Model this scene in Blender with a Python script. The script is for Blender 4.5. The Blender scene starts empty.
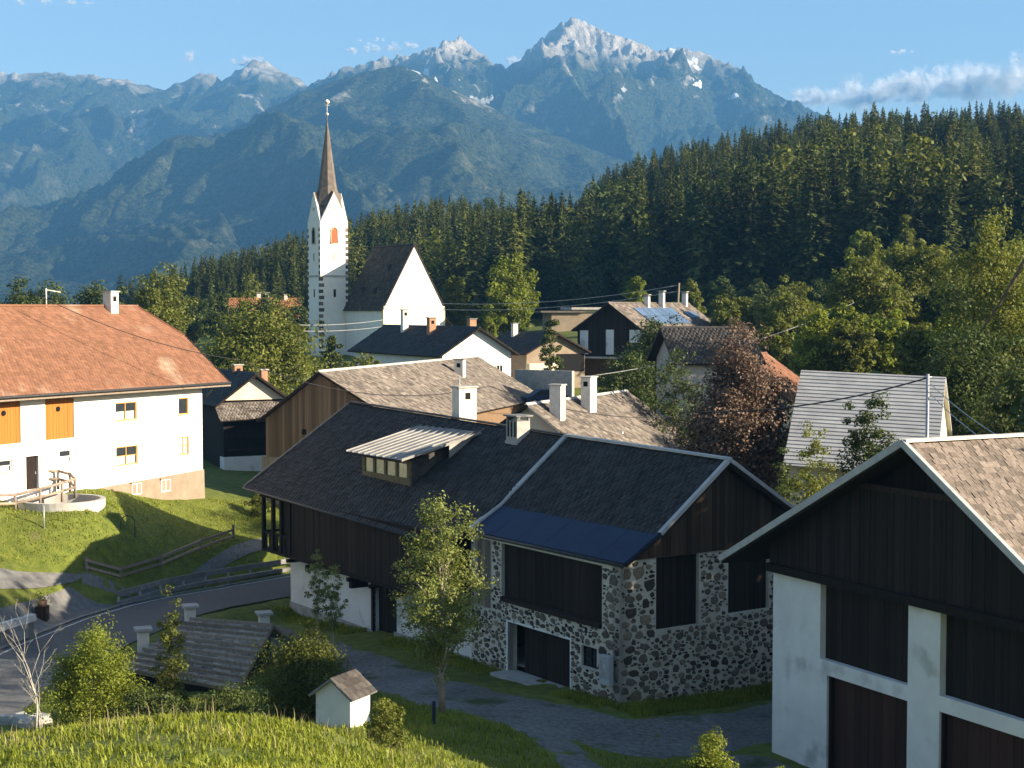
import bpy, math, random
import numpy as np
from mathutils import Vector, Matrix, Euler

R = math.radians
random.seed(7)
rng = np.random.default_rng(7)
sc = bpy.context.scene
col = sc.collection

# ---------------------------------------------------------------- camera, sky, sun, exposure
F_PX, HORIZON, CAM_Z = 1540.0, 310.0, 16.4
PITCH = math.atan((384 - HORIZON) / F_PX)
cam_d = bpy.data.cameras.new('camera')
cam = bpy.data.objects.new('camera', cam_d)
col.objects.link(cam)
cam.location = (0, 0, CAM_Z)
cam.rotation_euler = (R(90) - PITCH, 0, 0)
cam_d.sensor_width = 36.0
cam_d.lens = 36.0 * F_PX / 1024.0
cam_d.clip_start = 0.5
cam_d.clip_end = 40000
sc.camera = cam

SUN_EL, SUN_PHI = 20.0, 15.0           # elevation; degrees the sun stands behind the camera's right-hand axis
sun_dir = Vector((math.cos(R(SUN_EL)) * math.cos(R(SUN_PHI)), -math.cos(R(SUN_EL)) * math.sin(R(SUN_PHI)), math.sin(R(SUN_EL))))
world = bpy.data.worlds.new('World')
sc.world = world
world.use_nodes = True
wn, wl = world.node_tree.nodes, world.node_tree.links
wn.clear()
w_out = wn.new('ShaderNodeOutputWorld')
w_bg = wn.new('ShaderNodeBackground')
w_sky = wn.new('ShaderNodeTexSky')
w_sky.sky_type = 'NISHITA'
w_sky.sun_disc = False
w_sky.sun_elevation = R(SUN_EL)
w_sky.sun_rotation = math.atan2(sun_dir.x, sun_dir.y)
w_sky.altitude = 900
w_sky.air_density = 1.0
w_sky.dust_density = 1.4
w_sky.ozone_density = 0.7
w_bg.inputs['Strength'].default_value = 0.07
wl.new(w_sky.outputs[0], w_bg.inputs['Color'])
wl.new(w_bg.outputs[0], w_out.inputs['Surface'])

sun_d = bpy.data.lights.new('sun', 'SUN')
sun_d.energy = 5.0
sun_d.angle = R(0.5)
sun_d.color = (1.0, 0.86, 0.66)
sun = bpy.data.objects.new('sun', sun_d)
col.objects.link(sun)
sun.location = (60, -30, 60)
sun.rotation_euler = sun_dir.to_track_quat('Z', 'Y').to_euler()

sc.view_settings.view_transform = 'Standard'
sc.view_settings.look = 'None'
sc.view_settings.exposure = 1.5
sc.view_settings.gamma = 1.0
sc.view_settings.use_curve_mapping = False
sc.cycles.use_denoising = True
sc.cycles.max_bounces = 5
sc.cycles.diffuse_bounces = 2
sc.cycles.glossy_bounces = 2
sc.cycles.transmission_bounces = 3
sc.cycles.transparent_max_bounces = 40
sc.cycles.volume_bounces = 0
sc.cycles.caustics_reflective = False
sc.cycles.caustics_refractive = False


def at(px, py, Y):
    """the point at distance Y in front of the viewpoint that was measured at this place of the photograph"""
    c, s = math.cos(PITCH), math.sin(PITCH)
    u, v = (px - 512) / F_PX, (384 - py) / F_PX
    d = Vector((u, c + v * s, -s + v * c))
    return Vector((0, 0, CAM_Z)) + d * (Y / d.y)


# ---------------------------------------------------------------- materials
def pm(name, c1, c2=None, scale=4.0, rough=0.85, bump=0.15, tint=0.0, rand=0.0, big=0.0, big_scale=0.25, spec=0.25,
       metallic=0.0, stretch=None, detail=6.0, transl=0.0, c3=None, c3_at=0.65, c3_scale=1.0, bump_scale=None, bump_dist=0.02, tcol=None):
    m = bpy.data.materials.new(name)
    m.use_nodes = True
    n, l = m.node_tree.nodes, m.node_tree.links
    n.clear()
    out = n.new('ShaderNodeOutputMaterial')
    bs = n.new('ShaderNodeBsdfPrincipled')
    bs.inputs['Roughness'].default_value = rough
    bs.inputs['Specular IOR Level'].default_value = spec
    bs.inputs['Metallic'].default_value = metallic
    tc = n.new('ShaderNodeTexCoord')
    mp = n.new('ShaderNodeMapping')
    l.new(tc.outputs['Object'], mp.inputs['Vector'])
    if stretch:
        mp.inputs['Scale'].default_value = stretch
    oi = n.new('ShaderNodeObjectInfo')
    if rand:
        ml = n.new('ShaderNodeMath'); ml.operation = 'MULTIPLY'; ml.inputs[1].default_value = 37.0
        l.new(oi.outputs['Random'], ml.inputs[0])
        cx = n.new('ShaderNodeCombineXYZ')
        l.new(ml.outputs[0], cx.inputs[0]); l.new(ml.outputs[0], cx.inputs[1])
        l.new(cx.outputs[0], mp.inputs['Location'])
    nz = n.new('ShaderNodeTexNoise')
    nz.inputs['Scale'].default_value = scale
    nz.inputs['Detail'].default_value = detail
    nz.inputs['Roughness'].default_value = 0.62
    l.new(mp.outputs[0], nz.inputs['Vector'])
    rp = n.new('ShaderNodeValToRGB')
    rp.color_ramp.elements[0].position = 0.34
    rp.color_ramp.elements[1].position = 0.66
    rp.color_ramp.elements[0].color = (*c1, 1)
    rp.color_ramp.elements[1].color = (*(c2 or c1), 1)
    l.new(nz.outputs['Fac'], rp.inputs['Fac'])
    c = rp.outputs['Color']
    if c3:
        n3 = n.new('ShaderNodeTexNoise')
        n3.inputs['Scale'].default_value = c3_scale
        n3.inputs['Detail'].default_value = 5.0
        l.new(tc.outputs['Object'], n3.inputs['Vector'])
        r3 = n.new('ShaderNodeMapRange')
        r3.inputs['From Min'].default_value = c3_at - 0.06
        r3.inputs['From Max'].default_value = c3_at + 0.06
        l.new(n3.outputs['Fac'], r3.inputs['Value'])
        mx = n.new('ShaderNodeMix'); mx.data_type = 'RGBA'
        l.new(r3.outputs[0], mx.inputs['Factor'])
        l.new(c, mx.inputs['A'])
        mx.inputs['B'].default_value = (*c3, 1)
        c = mx.outputs['Result']
    val = None

    def add(a, b):
        q = n.new('ShaderNodeMath'); q.operation = 'ADD'
        l.new(a, q.inputs[0])
        if hasattr(b, 'links'):
            l.new(b, q.inputs[1])
        else:
            q.inputs[1].default_value = b
        return q.outputs[0]

    def mad(a, k, o):
        q = n.new('ShaderNodeMath'); q.operation = 'MULTIPLY_ADD'
        l.new(a, q.inputs[0]); q.inputs[1].default_value = k; q.inputs[2].default_value = o
        return q.outputs[0]
    terms = []
    if tint:
        a_ = n.new('ShaderNodeAttribute'); a_.attribute_name = 'tint'
        terms.append(mad(a_.outputs['Fac'], tint, 0.0))
    if rand:
        terms.append(mad(oi.outputs['Random'], 2 * rand, -rand))
    if big:
        nb = n.new('ShaderNodeTexNoise')
        nb.inputs['Scale'].default_value = big_scale
        nb.inputs['Detail'].default_value = 4.0
        l.new(tc.outputs['Object'], nb.inputs['Vector'])
        terms.append(mad(nb.outputs['Fac'], 4 * big, -2 * big))
    if terms:
        v = terms[0]
        for t in terms[1:]:
            v = add(v, t)
        v = add(v, 1.0)
        hs = n.new('ShaderNodeHueSaturation')
        l.new(v, hs.inputs['Value'])
        l.new(c, hs.inputs['Color'])
        c = hs.outputs['Color']
    l.new(c, bs.inputs['Base Color'])
    if bump:
        bp = n.new('ShaderNodeBump')
        bp.inputs['Strength'].default_value = bump
        bp.inputs['Distance'].default_value = bump_dist
        if bump_scale:
            n2 = n.new('ShaderNodeTexNoise')
            n2.inputs['Scale'].default_value = bump_scale
            n2.inputs['Detail'].default_value = 5
            l.new(mp.outputs[0], n2.inputs['Vector'])
            l.new(n2.outputs['Fac'], bp.inputs['Height'])
        else:
            l.new(nz.outputs['Fac'], bp.inputs['Height'])
        l.new(bp.outputs[0], bs.inputs['Normal'])
    if transl:
        tr = n.new('ShaderNodeBsdfTranslucent')
        if tcol:
            mm = n.new('ShaderNodeMix'); mm.data_type = 'RGBA'; mm.blend_type = 'MULTIPLY'
            mm.inputs['Factor'].default_value = 1.0
            l.new(c, mm.inputs['A']); mm.inputs['B'].default_value = (*tcol, 1)
            l.new(mm.outputs['Result'], tr.inputs['Color'])
        else:
            l.new(c, tr.inputs['Color'])
        ms = n.new('ShaderNodeMixShader')
        ms.inputs[0].default_value = transl
        l.new(bs.outputs[0], ms.inputs[1]); l.new(tr.outputs[0], ms.inputs[2])
        l.new(ms.outputs[0], out.inputs['Surface'])
    else:
        l.new(bs.outputs[0], out.inputs['Surface'])
    return m


M = {}
M['plaster_white'] = pm('plaster_white', (0.72, 0.70, 0.65), (0.80, 0.78, 0.73), 1.2, 0.9, 0.1, big=0.05, bump_scale=30)
M['plaster_old'] = pm('plaster_old', (0.70, 0.69, 0.66), (0.80, 0.79, 0.76), 0.9, 0.9, 0.12, big=0.08, bump_scale=22, c3=(0.5, 0.49, 0.46), c3_at=0.63, c3_scale=0.7)
M['plaster_grey'] = pm('plaster_grey', (0.30, 0.29, 0.27), (0.42, 0.41, 0.38), 2.0, 0.95, 0.2, big=0.1)
M['plaster_cream'] = pm('plaster_cream', (0.60, 0.52, 0.38), (0.68, 0.60, 0.46), 1.0, 0.9, 0.1, big=0.08)
M['plaster_tan'] = pm('plaster_tan', (0.24, 0.185, 0.13), (0.30, 0.24, 0.175), 1.3, 0.9, 0.15, big=0.1)
M['mortar'] = pm('mortar', (0.50, 0.45, 0.37), (0.62, 0.57, 0.48), 3.0, 0.95, 0.4, big=0.15, big_scale=0.6)
M['stone'] = pm('stone', (0.06, 0.05, 0.04), (0.17, 0.142, 0.112), 3.0, 0.9, 0.5, tint=0.6, rand=0.6)
M['stone_tan'] = pm('stone_tan', (0.14, 0.11, 0.075), (0.26, 0.21, 0.15), 3.0, 0.9, 0.4, tint=0.5, rand=0.4)
M['wood_dark'] = pm('wood_dark', (0.013, 0.008, 0.006), (0.034, 0.021, 0.014), 3.0, 0.85, 0.3, rand=0.45, stretch=(4, 4, 0.4))
M['wood_black'] = pm('wood_black', (0.011, 0.008, 0.006), (0.026, 0.018, 0.013), 3.0, 0.9, 0.3, rand=0.4, stretch=(4, 4, 0.4))
M['wood_brown'] = pm('wood_brown', (0.13, 0.08, 0.045), (0.26, 0.17, 0.10), 3.0, 0.85, 0.3, rand=0.4, stretch=(4, 4, 0.4))
M['wood_weather'] = pm('wood_weather', (0.20, 0.15, 0.11), (0.32, 0.26, 0.2), 4.0, 0.9, 0.3, rand=0.3, stretch=(3, 3, 0.5))
M['wood_orange'] = pm('wood_orange', (0.34, 0.125, 0.02), (0.40, 0.15, 0.026), 3.0, 0.7, 0.15, rand=0.08, stretch=(5, 5, 0.4))
M['wood_red'] = pm('wood_red', (0.036, 0.016, 0.012), (0.062, 0.028, 0.02), 3.0, 0.85, 0.25, rand=0.3, stretch=(4, 4, 0.4))
M['roof_dark'] = pm('roof_dark', (0.015, 0.016, 0.018), (0.034, 0.034, 0.036), 2.0, 0.72, 0.25, tint=0.45, big=0.2, big_scale=0.35, spec=0.35)
M['roof_slate'] = pm('roof_slate', (0.036, 0.032, 0.03), (0.07, 0.062, 0.056), 2.0, 0.8, 0.2, tint=0.35, big=0.18, big_scale=0.3, c3=(0.10, 0.085, 0.06), c3_at=0.66, c3_scale=0.5)
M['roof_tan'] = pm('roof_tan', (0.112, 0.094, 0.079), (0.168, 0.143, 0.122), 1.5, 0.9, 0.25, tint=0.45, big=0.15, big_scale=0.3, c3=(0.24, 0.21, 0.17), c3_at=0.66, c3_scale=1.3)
M['roof_shingle'] = pm('roof_shingle', (0.14, 0.11, 0.088), (0.24, 0.195, 0.16), 3.0, 0.9, 0.3, tint=0.4, rand=0.33, big=0.12, big_scale=0.4, c3=(0.38, 0.33, 0.26), c3_at=0.63, c3_scale=0.8)
M['roof_red'] = pm('roof_red', (0.165, 0.078, 0.045), (0.21, 0.10, 0.06), 1.3, 0.85, 0.2, tint=0.2, big=0.08, big_scale=0.4, c3=(0.30, 0.21, 0.15), c3_at=0.60, c3_scale=0.22)
M['roof_red_old'] = pm('roof_red_old', (0.26, 0.11, 0.05), (0.40, 0.18, 0.08), 1.3, 0.85, 0.2, tint=0.35, big=0.15, big_scale=0.4)
M['roof_grey'] = pm('roof_grey', (0.40, 0.39, 0.38), (0.50, 0.49, 0.47), 1.0, 0.5, 0.1, tint=0.15, big=0.08, spec=0.4)
M['metal_roof'] = pm('metal_roof', (0.26, 0.25, 0.235), (0.40, 0.38, 0.35), 1.2, 0.5, 0.08, metallic=0.3, big=0.1, rand=0.08)
M['metal_blue'] = pm('metal_blue', (0.011, 0.022, 0.056), (0.015, 0.029, 0.07), 1.0, 0.6, 0.05, big=0.1, spec=0.25)
M['trim_grey'] = pm('trim_grey', (0.36, 0.36, 0.36), (0.48, 0.47, 0.45), 2.0, 0.55, 0.1, rand=0.06)
M['concrete'] = pm('concrete', (0.36, 0.34, 0.31), (0.48, 0.46, 0.42), 2.0, 0.9, 0.25, big=0.12, rand=0.1)
M['concrete_dark'] = pm('concrete_dark', (0.16, 0.16, 0.155), (0.24, 0.235, 0.225), 2.0, 0.9, 0.25, big=0.12, rand=0.1)
M['asphalt'] = pm('asphalt', (0.075, 0.078, 0.085), (0.105, 0.108, 0.115), 6.0, 0.85, 0.15, big=0.2, big_scale=0.12, bump_scale=40)
M['paving'] = pm('paving', (0.12, 0.118, 0.115), (0.175, 0.17, 0.16), 3.0, 0.9, 0.2, big=0.2, big_scale=0.3)
M['paint_white'] = pm('paint_white', (0.42, 0.42, 0.41), (0.6, 0.6, 0.58), 8.0, 0.8, 0.1, c3=(0.2, 0.2, 0.2), c3_at=0.62, c3_scale=3)
M['gravel'] = pm('gravel', (0.10, 0.097, 0.09), (0.21, 0.20, 0.185), 5.0, 0.95, 0.5, big=0.25, big_scale=0.3, c3=(0.05, 0.07, 0.02), c3_at=0.63, c3_scale=0.5, bump_scale=18, bump_dist=0.05)
M['glass'] = pm('glass', (0.02, 0.025, 0.03), (0.03, 0.035, 0.04), 2.0, 0.08, 0.0, spec=0.6, rand=0.2)
M['curtain'] = pm('curtain', (0.45, 0.43, 0.40), (0.6, 0.58, 0.54), 6.0, 0.9, 0.1, rand=0.1)
M['frame_ochre'] = pm('frame_ochre', (0.42, 0.24, 0.05), (0.52, 0.30, 0.07), 4.0, 0.6, 0.05)
M['frame_white'] = pm('frame_white', (0.7, 0.68, 0.62), (0.78, 0.76, 0.7), 4.0, 0.6, 0.05)
M['frame_olive'] = pm('frame_olive', (0.10, 0.085, 0.045), (0.16, 0.13, 0.07), 4.0, 0.7, 0.05)
M['pane_green'] = pm('pane_green', (0.24, 0.28, 0.13), (0.42, 0.44, 0.24), 3.0, 0.15, 0.0, spec=0.6)
M['solar'] = pm('solar', (0.075, 0.12, 0.20), (0.095, 0.15, 0.24), 3.0, 0.5, 0.0, spec=0.3, rand=0.12)
M['black'] = pm('black', (0.006, 0.006, 0.006), None, 1.0, 0.9, 0.0)
M['iron'] = pm('iron', (0.03, 0.03, 0.032), (0.05, 0.05, 0.05), 4.0, 0.6, 0.05)
M['steel'] = pm('steel', (0.34, 0.35, 0.37), (0.46, 0.47, 0.49), 3.0, 0.5, 0.05, metallic=0.4)
M['cabinet'] = pm('cabinet', (0.42, 0.43, 0.44), (0.5, 0.5, 0.51), 3.0, 0.6, 0.05)
M['brick'] = pm('brick', (0.32, 0.17, 0.10), (0.44, 0.25, 0.15), 4.0, 0.9, 0.3)
M['chimney_white'] = pm('chimney_white', (0.60, 0.56, 0.48), (0.74, 0.70, 0.61), 3.0, 0.9, 0.3, big=0.12)
M['bark'] = pm('bark', (0.08, 0.06, 0.04), (0.18, 0.14, 0.10), 6.0, 0.95, 0.5, stretch=(3, 3, 0.6))
M['bark_pale'] = pm('bark_pale', (0.22, 0.19, 0.15), (0.38, 0.33, 0.27), 6.0, 0.95, 0.4, stretch=(3, 3, 0.6))
M['bark_dead'] = pm('bark_dead', (0.34, 0.31, 0.26), (0.48, 0.45, 0.38), 6.0, 0.95, 0.3)
M['leaf_bright'] = pm('leaf_bright', (0.15, 0.19, 0.02), (0.21, 0.24, 0.032), 0.6, 0.6, 0.0, tint=0.4, rand=0.1, transl=0.42, tcol=(1.2, 1.15, 0.5))
M['leaf_mid'] = pm('leaf_mid', (0.115, 0.138, 0.022), (0.175, 0.19, 0.036), 0.5, 0.6, 0.0, tint=0.4, rand=0.14, transl=0.4, tcol=(1.2, 1.1, 0.6))
M['leaf_dark'] = pm('leaf_dark', (0.055, 0.078, 0.016), (0.09, 0.115, 0.026), 0.5, 0.6, 0.0, tint=0.42, rand=0.12, transl=0.35)
M['leaf_young'] = pm('leaf_young', (0.14, 0.17, 0.03), (0.24, 0.26, 0.08), 0.8, 0.55, 0.0, tint=0.45, transl=0.35, tcol=(1.1, 1.1, 0.6))
M['leaf_copper'] = pm('leaf_copper', (0.10, 0.062, 0.04), (0.19, 0.125, 0.082), 0.6, 0.6, 0.0, tint=0.5, transl=0.15)
M['needle'] = pm('needle', (0.046, 0.062, 0.013), (0.10, 0.118, 0.026), 0.15, 0.75, 0.0, tint=0.5, rand=0.4, transl=0.15)
M['needle_olive'] = pm('needle_olive', (0.085, 0.098, 0.018), (0.15, 0.155, 0.036), 0.15, 0.75, 0.0, tint=0.5, rand=0.35, transl=0.18)
M['wood_gable'] = pm('wood_gable', (0.032, 0.02, 0.012), (0.075, 0.048, 0.029), 3.0, 0.85, 0.3, rand=0.45, stretch=(4, 4, 0.4))
M['grass_blade'] = pm('grass_blade', (0.165, 0.205, 0.018), (0.25, 0.27, 0.034), 0.5, 0.6, 0.0, tint=0.4, transl=0.35, tcol=(1.1, 1.1, 0.5), big=0.15, big_scale=0.5)
M['grass_dry'] = pm('grass_dry', (0.28, 0.24, 0.11), (0.36, 0.30, 0.15), 0.5, 0.7, 0.0, tint=0.35, transl=0.3)
M['flower_pink'] = pm('flower_pink', (0.5, 0.28, 0.2), (0.6, 0.4, 0.3), 3.0, 0.7, 0.0)
M['roof_shed'] = pm('roof_shed', (0.22, 0.18, 0.14), (0.34, 0.29, 0.23), 2.0, 0.9, 0.3, tint=0.35, big=0.1)
M['soil'] = pm('soil', (0.09, 0.065, 0.045), (0.16, 0.12, 0.085), 3.0, 0.95, 0.4)


# ---------------------------------------------------------------- mesh helpers
def link(name, me, mat=None, parent=None, label=None, cat=None, group=None, kind=None, loc=None, rotz=None):
    o = bpy.data.objects.new(name, me)
    col.objects.link(o)
    if mat is not None and me is not None and not me.materials:
        me.materials.append(M[mat] if isinstance(mat, str) else mat)
    if parent is not None:
        o.parent = parent
    tag(o, label, cat, group, kind)
    if loc is not None:
        o.location = loc
    if rotz is not None:
        o.rotation_euler = (0, 0, rotz)
    return o


def tag(o, label=None, cat=None, group=None, kind=None):
    if label: o['label'] = label
    if cat: o['category'] = cat
    if group: o['group'] = group
    if kind: o['kind'] = kind
    return o


def thing(name, label, cat, loc=(0, 0, 0), rotz=0.0, group=None):
    return link(name, None, None, None, label, cat, group, None, loc, rotz)


def np_mesh(name, V, Fq, tint=None, smooth=False):
    """V (n,3), Fq (m,k) with one k for all faces"""
    V = np.asarray(V, np.float32); Fq = np.asarray(Fq, np.int32)
    me = bpy.data.meshes.new(name)
    k = Fq.shape[1]
    me.vertices.add(len(V)); me.vertices.foreach_set('co', V.ravel())
    me.loops.add(Fq.size); me.loops.foreach_set('vertex_index', Fq.ravel())
    me.polygons.add(len(Fq))
    me.polygons.foreach_set('loop_start', np.arange(0, Fq.size, k, dtype=np.int32))
    me.polygons.foreach_set('loop_total', np.full(len(Fq), k, np.int32))
    if smooth:
        me.polygons.foreach_set('use_smooth', np.ones(len(Fq), bool))
    if tint is not None:
        at_ = me.attributes.new('tint', 'FLOAT', 'FACE')
        at_.data.foreach_set('value', np.asarray(tint, np.float32))
    me.update(calc_edges=True)
    return me


class MB:
    def __init__(s):
        s.v, s.f, s.t, s.sm = [], [], [], []

    def face(s, pts, t=0.0, sm=False):
        b = len(s.v)
        s.v.extend([tuple(p) for p in pts])
        s.f.append(tuple(range(b, b + len(pts)))); s.t.append(t); s.sm.append(sm)

    def box(s, x0, x1, y0, y1, z0, z1, t=0.0):
        b = len(s.v)
        s.v.extend([(x0, y0, z0), (x1, y0, z0), (x1, y1, z0), (x0, y1, z0), (x0, y0, z1), (x1, y0, z1), (x1, y1, z1), (x0, y1, z1)])
        for q in ((0, 3, 2, 1), (4, 5, 6, 7), (0, 1, 5, 4), (1, 2, 6, 5), (2, 3, 7, 6), (3, 0, 4, 7)):
            s.f.append(tuple(b + i for i in q)); s.t.append(t); s.sm.append(False)

    def prism(s, poly, vec, t=0.0):
        """closed solid: a planar polygon swept along vec"""
        b = len(s.v); k = len(poly); vec = Vector(vec)
        s.v.extend([tuple(p) for p in poly]); s.v.extend([tuple(Vector(p) + vec) for p in poly])
        s.f.append(tuple(range(b + k - 1, b - 1, -1))); s.f.append(tuple(range(b + k, b + 2 * k)))
        s.t += [t, t]; s.sm += [False, False]
        for i in range(k):
            j = (i + 1) % k
            s.f.append((b + i, b + j, b + k + j, b + k + i)); s.t.append(t); s.sm.append(False)

    def tube(s, pts, rad, n=6, t=0.0):
        pts = [Vector(p) for p in pts]
        if not isinstance(rad, (list, tuple)): rad = [rad] * len(pts)
        rings = []
        prev = None
        for i, p in enumerate(pts):
            d = (pts[min(i + 1, len(pts) - 1)] - pts[max(i - 1, 0)])
            d = d.normalized() if d.length > 1e-9 else Vector((0, 0, 1))
            a = d.orthogonal().normalized() if prev is None else (prev - d * prev.dot(d)).normalized()
            prev = a
            c = d.cross(a)
            b = len(s.v)
            for k in range(n):
                th = 2 * math.pi * k / n
                s.v.append(tuple(p + (a * math.cos(th) + c * math.sin(th)) * rad[i]))
            rings.append(b)
        for r0, r1 in zip(rings, rings[1:]):
            for k in range(n):
                s.f.append((r0 + k, r0 + (k + 1) % n, r1 + (k + 1) % n, r1 + k)); s.t.append(t); s.sm.append(True)
        s.f.append(tuple(rings[0] + k for k in reversed(range(n)))); s.f.append(tuple(rings[-1] + k for k in range(n)))
        s.t += [t, t]; s.sm += [False, False]

    def mesh(s, name):
        me = bpy.data.meshes.new(name)
        me.from_pydata(s.v, [], s.f)
        a = me.attributes.new('tint', 'FLOAT', 'FACE')
        a.data.foreach_set('value', np.asarray(s.t, np.float32))
        me.polygons.foreach_set('use_smooth', np.asarray(s.sm, bool))
        me.update()
        return me

    def build(s, name, mat, parent=None, **k):
        return link(name, s.mesh(name), mat, parent, **k)


_unit = {}


def piece(name, mat, parent, x0, x1, y0, y1, z0, z1, **k):
    """a box-shaped piece; all pieces of one material share one unit mesh with slightly eased edges"""
    if mat not in _unit:
        mb = MB(); mb.box(-.5, .5, -.5, .5, -.5, .5)
        _unit[mat] = mb.mesh('piece_' + mat)
    o = link(name, _unit[mat], mat, parent, **k)
    o.location = ((x0 + x1) / 2, (y0 + y1) / 2, (z0 + z1) / 2)
    o.scale = (abs(x1 - x0), abs(y1 - y0), abs(z1 - z0))
    return o


def bar(name, mat, parent, x0, x1, y0, y1, z0, z1, **k):
    mb = MB(); mb.box(x0, x1, y0, y1, z0, z1)
    return mb.build(name, mat, parent, **k)


class Wall:
    """a vertical face: origin o, u along it (to the right seen from outside), n outward"""
    def __init__(s, o, u, n):
        s.o, s.u, s.n = Vector(o), Vector(u).normalized(), Vector(n).normalized()

    def p(s, u, z, d=0.0):
        return s.o + s.u * u + s.n * d + Vector((0, 0, z))

    def box(s, mb, u0, u1, z0, z1, d0, d1, t=0.0):
        mb.prism([s.p(u0, z0, d0), s.p(u1, z0, d0), s.p(u1, z1, d0), s.p(u0, z1, d0)], s.n * (d1 - d0), t)

    def holed(s, mb, u0, u1, z0, z1, holes, depth=0.25):
        """front face with openings, reveals and a back face"""
        us = sorted({u0, u1, *[h[0] for h in holes], *[h[1] for h in holes]})
        zs = sorted({z0, z1, *[h[2] for h in holes], *[h[3] for h in holes]})
        us = [u for u in us if u0 <= u <= u1]; zs = [z for z in zs if z0 <= z <= z1]
        for a, b in zip(us, us[1:]):
            for c, d in zip(zs, zs[1:]):
                mu, mz = (a + b) / 2, (c + d) / 2
                if any(h[0] < mu < h[1] and h[2] < mz < h[3] for h in holes): continue
                mb.face([s.p(a, c), s.p(b, c), s.p(b, d), s.p(a, d)])
                mb.face([s.p(a, c, -depth), s.p(a, d, -depth), s.p(b, d, -depth), s.p(b, c, -depth)])
        for h in holes:
            a, b, c, d = h
            for P, Q in (((a, c), (b, c)), ((b, c), (b, d)), ((b, d), (a, d)), ((a, d), (a, c))):
                mb.face([s.p(*P), s.p(*Q), s.p(*Q, -depth), s.p(*P, -depth)])
        e = [(u0, z0), (u1, z0), (u1, z1), (u0, z1)]
        for P, Q in zip(e, e[1:] + e[:1]):
            mb.face([s.p(*P), s.p(*Q), s.p(*Q, -depth), s.p(*P, -depth)])


def window(W, parent, u0, u1, z0, z1, frame='frame_white', pane='glass', d=-0.10, n=2, nz=1, sill='concrete', fw=0.07, curtain=False):
    mb = MB()
    W.box(mb, u0, u1, z0, z0 + fw, d, d + 0.08); W.box(mb, u0, u1, z1 - fw, z1, d, d + 0.08)
    W.box(mb, u0, u0 + fw, z0 + fw, z1 - fw, d, d + 0.08); W.box(mb, u1 - fw, u1, z0 + fw, z1 - fw, d, d + 0.08)
    w = (u1 - u0 - 2 * fw) / n
    h = (z1 - z0 - 2 * fw) / nz
    for i in range(1, n):
        c = u0 + fw + w * i
        W.box(mb, c - fw / 2, c + fw / 2, z0 + fw, z1 - fw, d + .002, d + 0.075)
    for i in range(1, nz):
        c = z0 + fw + h * i
        W.box(mb, u0 + fw, u1 - fw, c - fw / 3, c + fw / 3, d + .004, d + 0.07)
    o = mb.build('window', frame, parent)
    for i in range(n):
        p = MB(); a = u0 + fw + w * i
        W.box(p, a + fw / 2 * (i > 0), a + w - fw / 2 * (i < n - 1), z0 + fw, z1 - fw, d + 0.01, d + 0.03)
        p.build('pane', pane, o)
        if curtain:
            p = MB(); W.box(p, a + .08, a + w - .08, z0 + fw, z0 + (z1 - z0) * 0.5, d + .032, d + .036)
            p.build('curtain', 'curtain', o)
    if sill:
        p = MB(); W.box(p, u0 - .06, u1 + .06, z0 - .07, z0 - .003, d, 0.07)
        p.build('sill', sill, o)
    return o


def slab(mb, P00, P10, P11, P01, t=0.12):
    n = (Vector(P10) - Vector(P00)).cross(Vector(P01) - Vector(P00)).normalized()
    if n.z < 0: n = -n
    mb.prism([P00, P10, P11, P01], -n * t)


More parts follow.
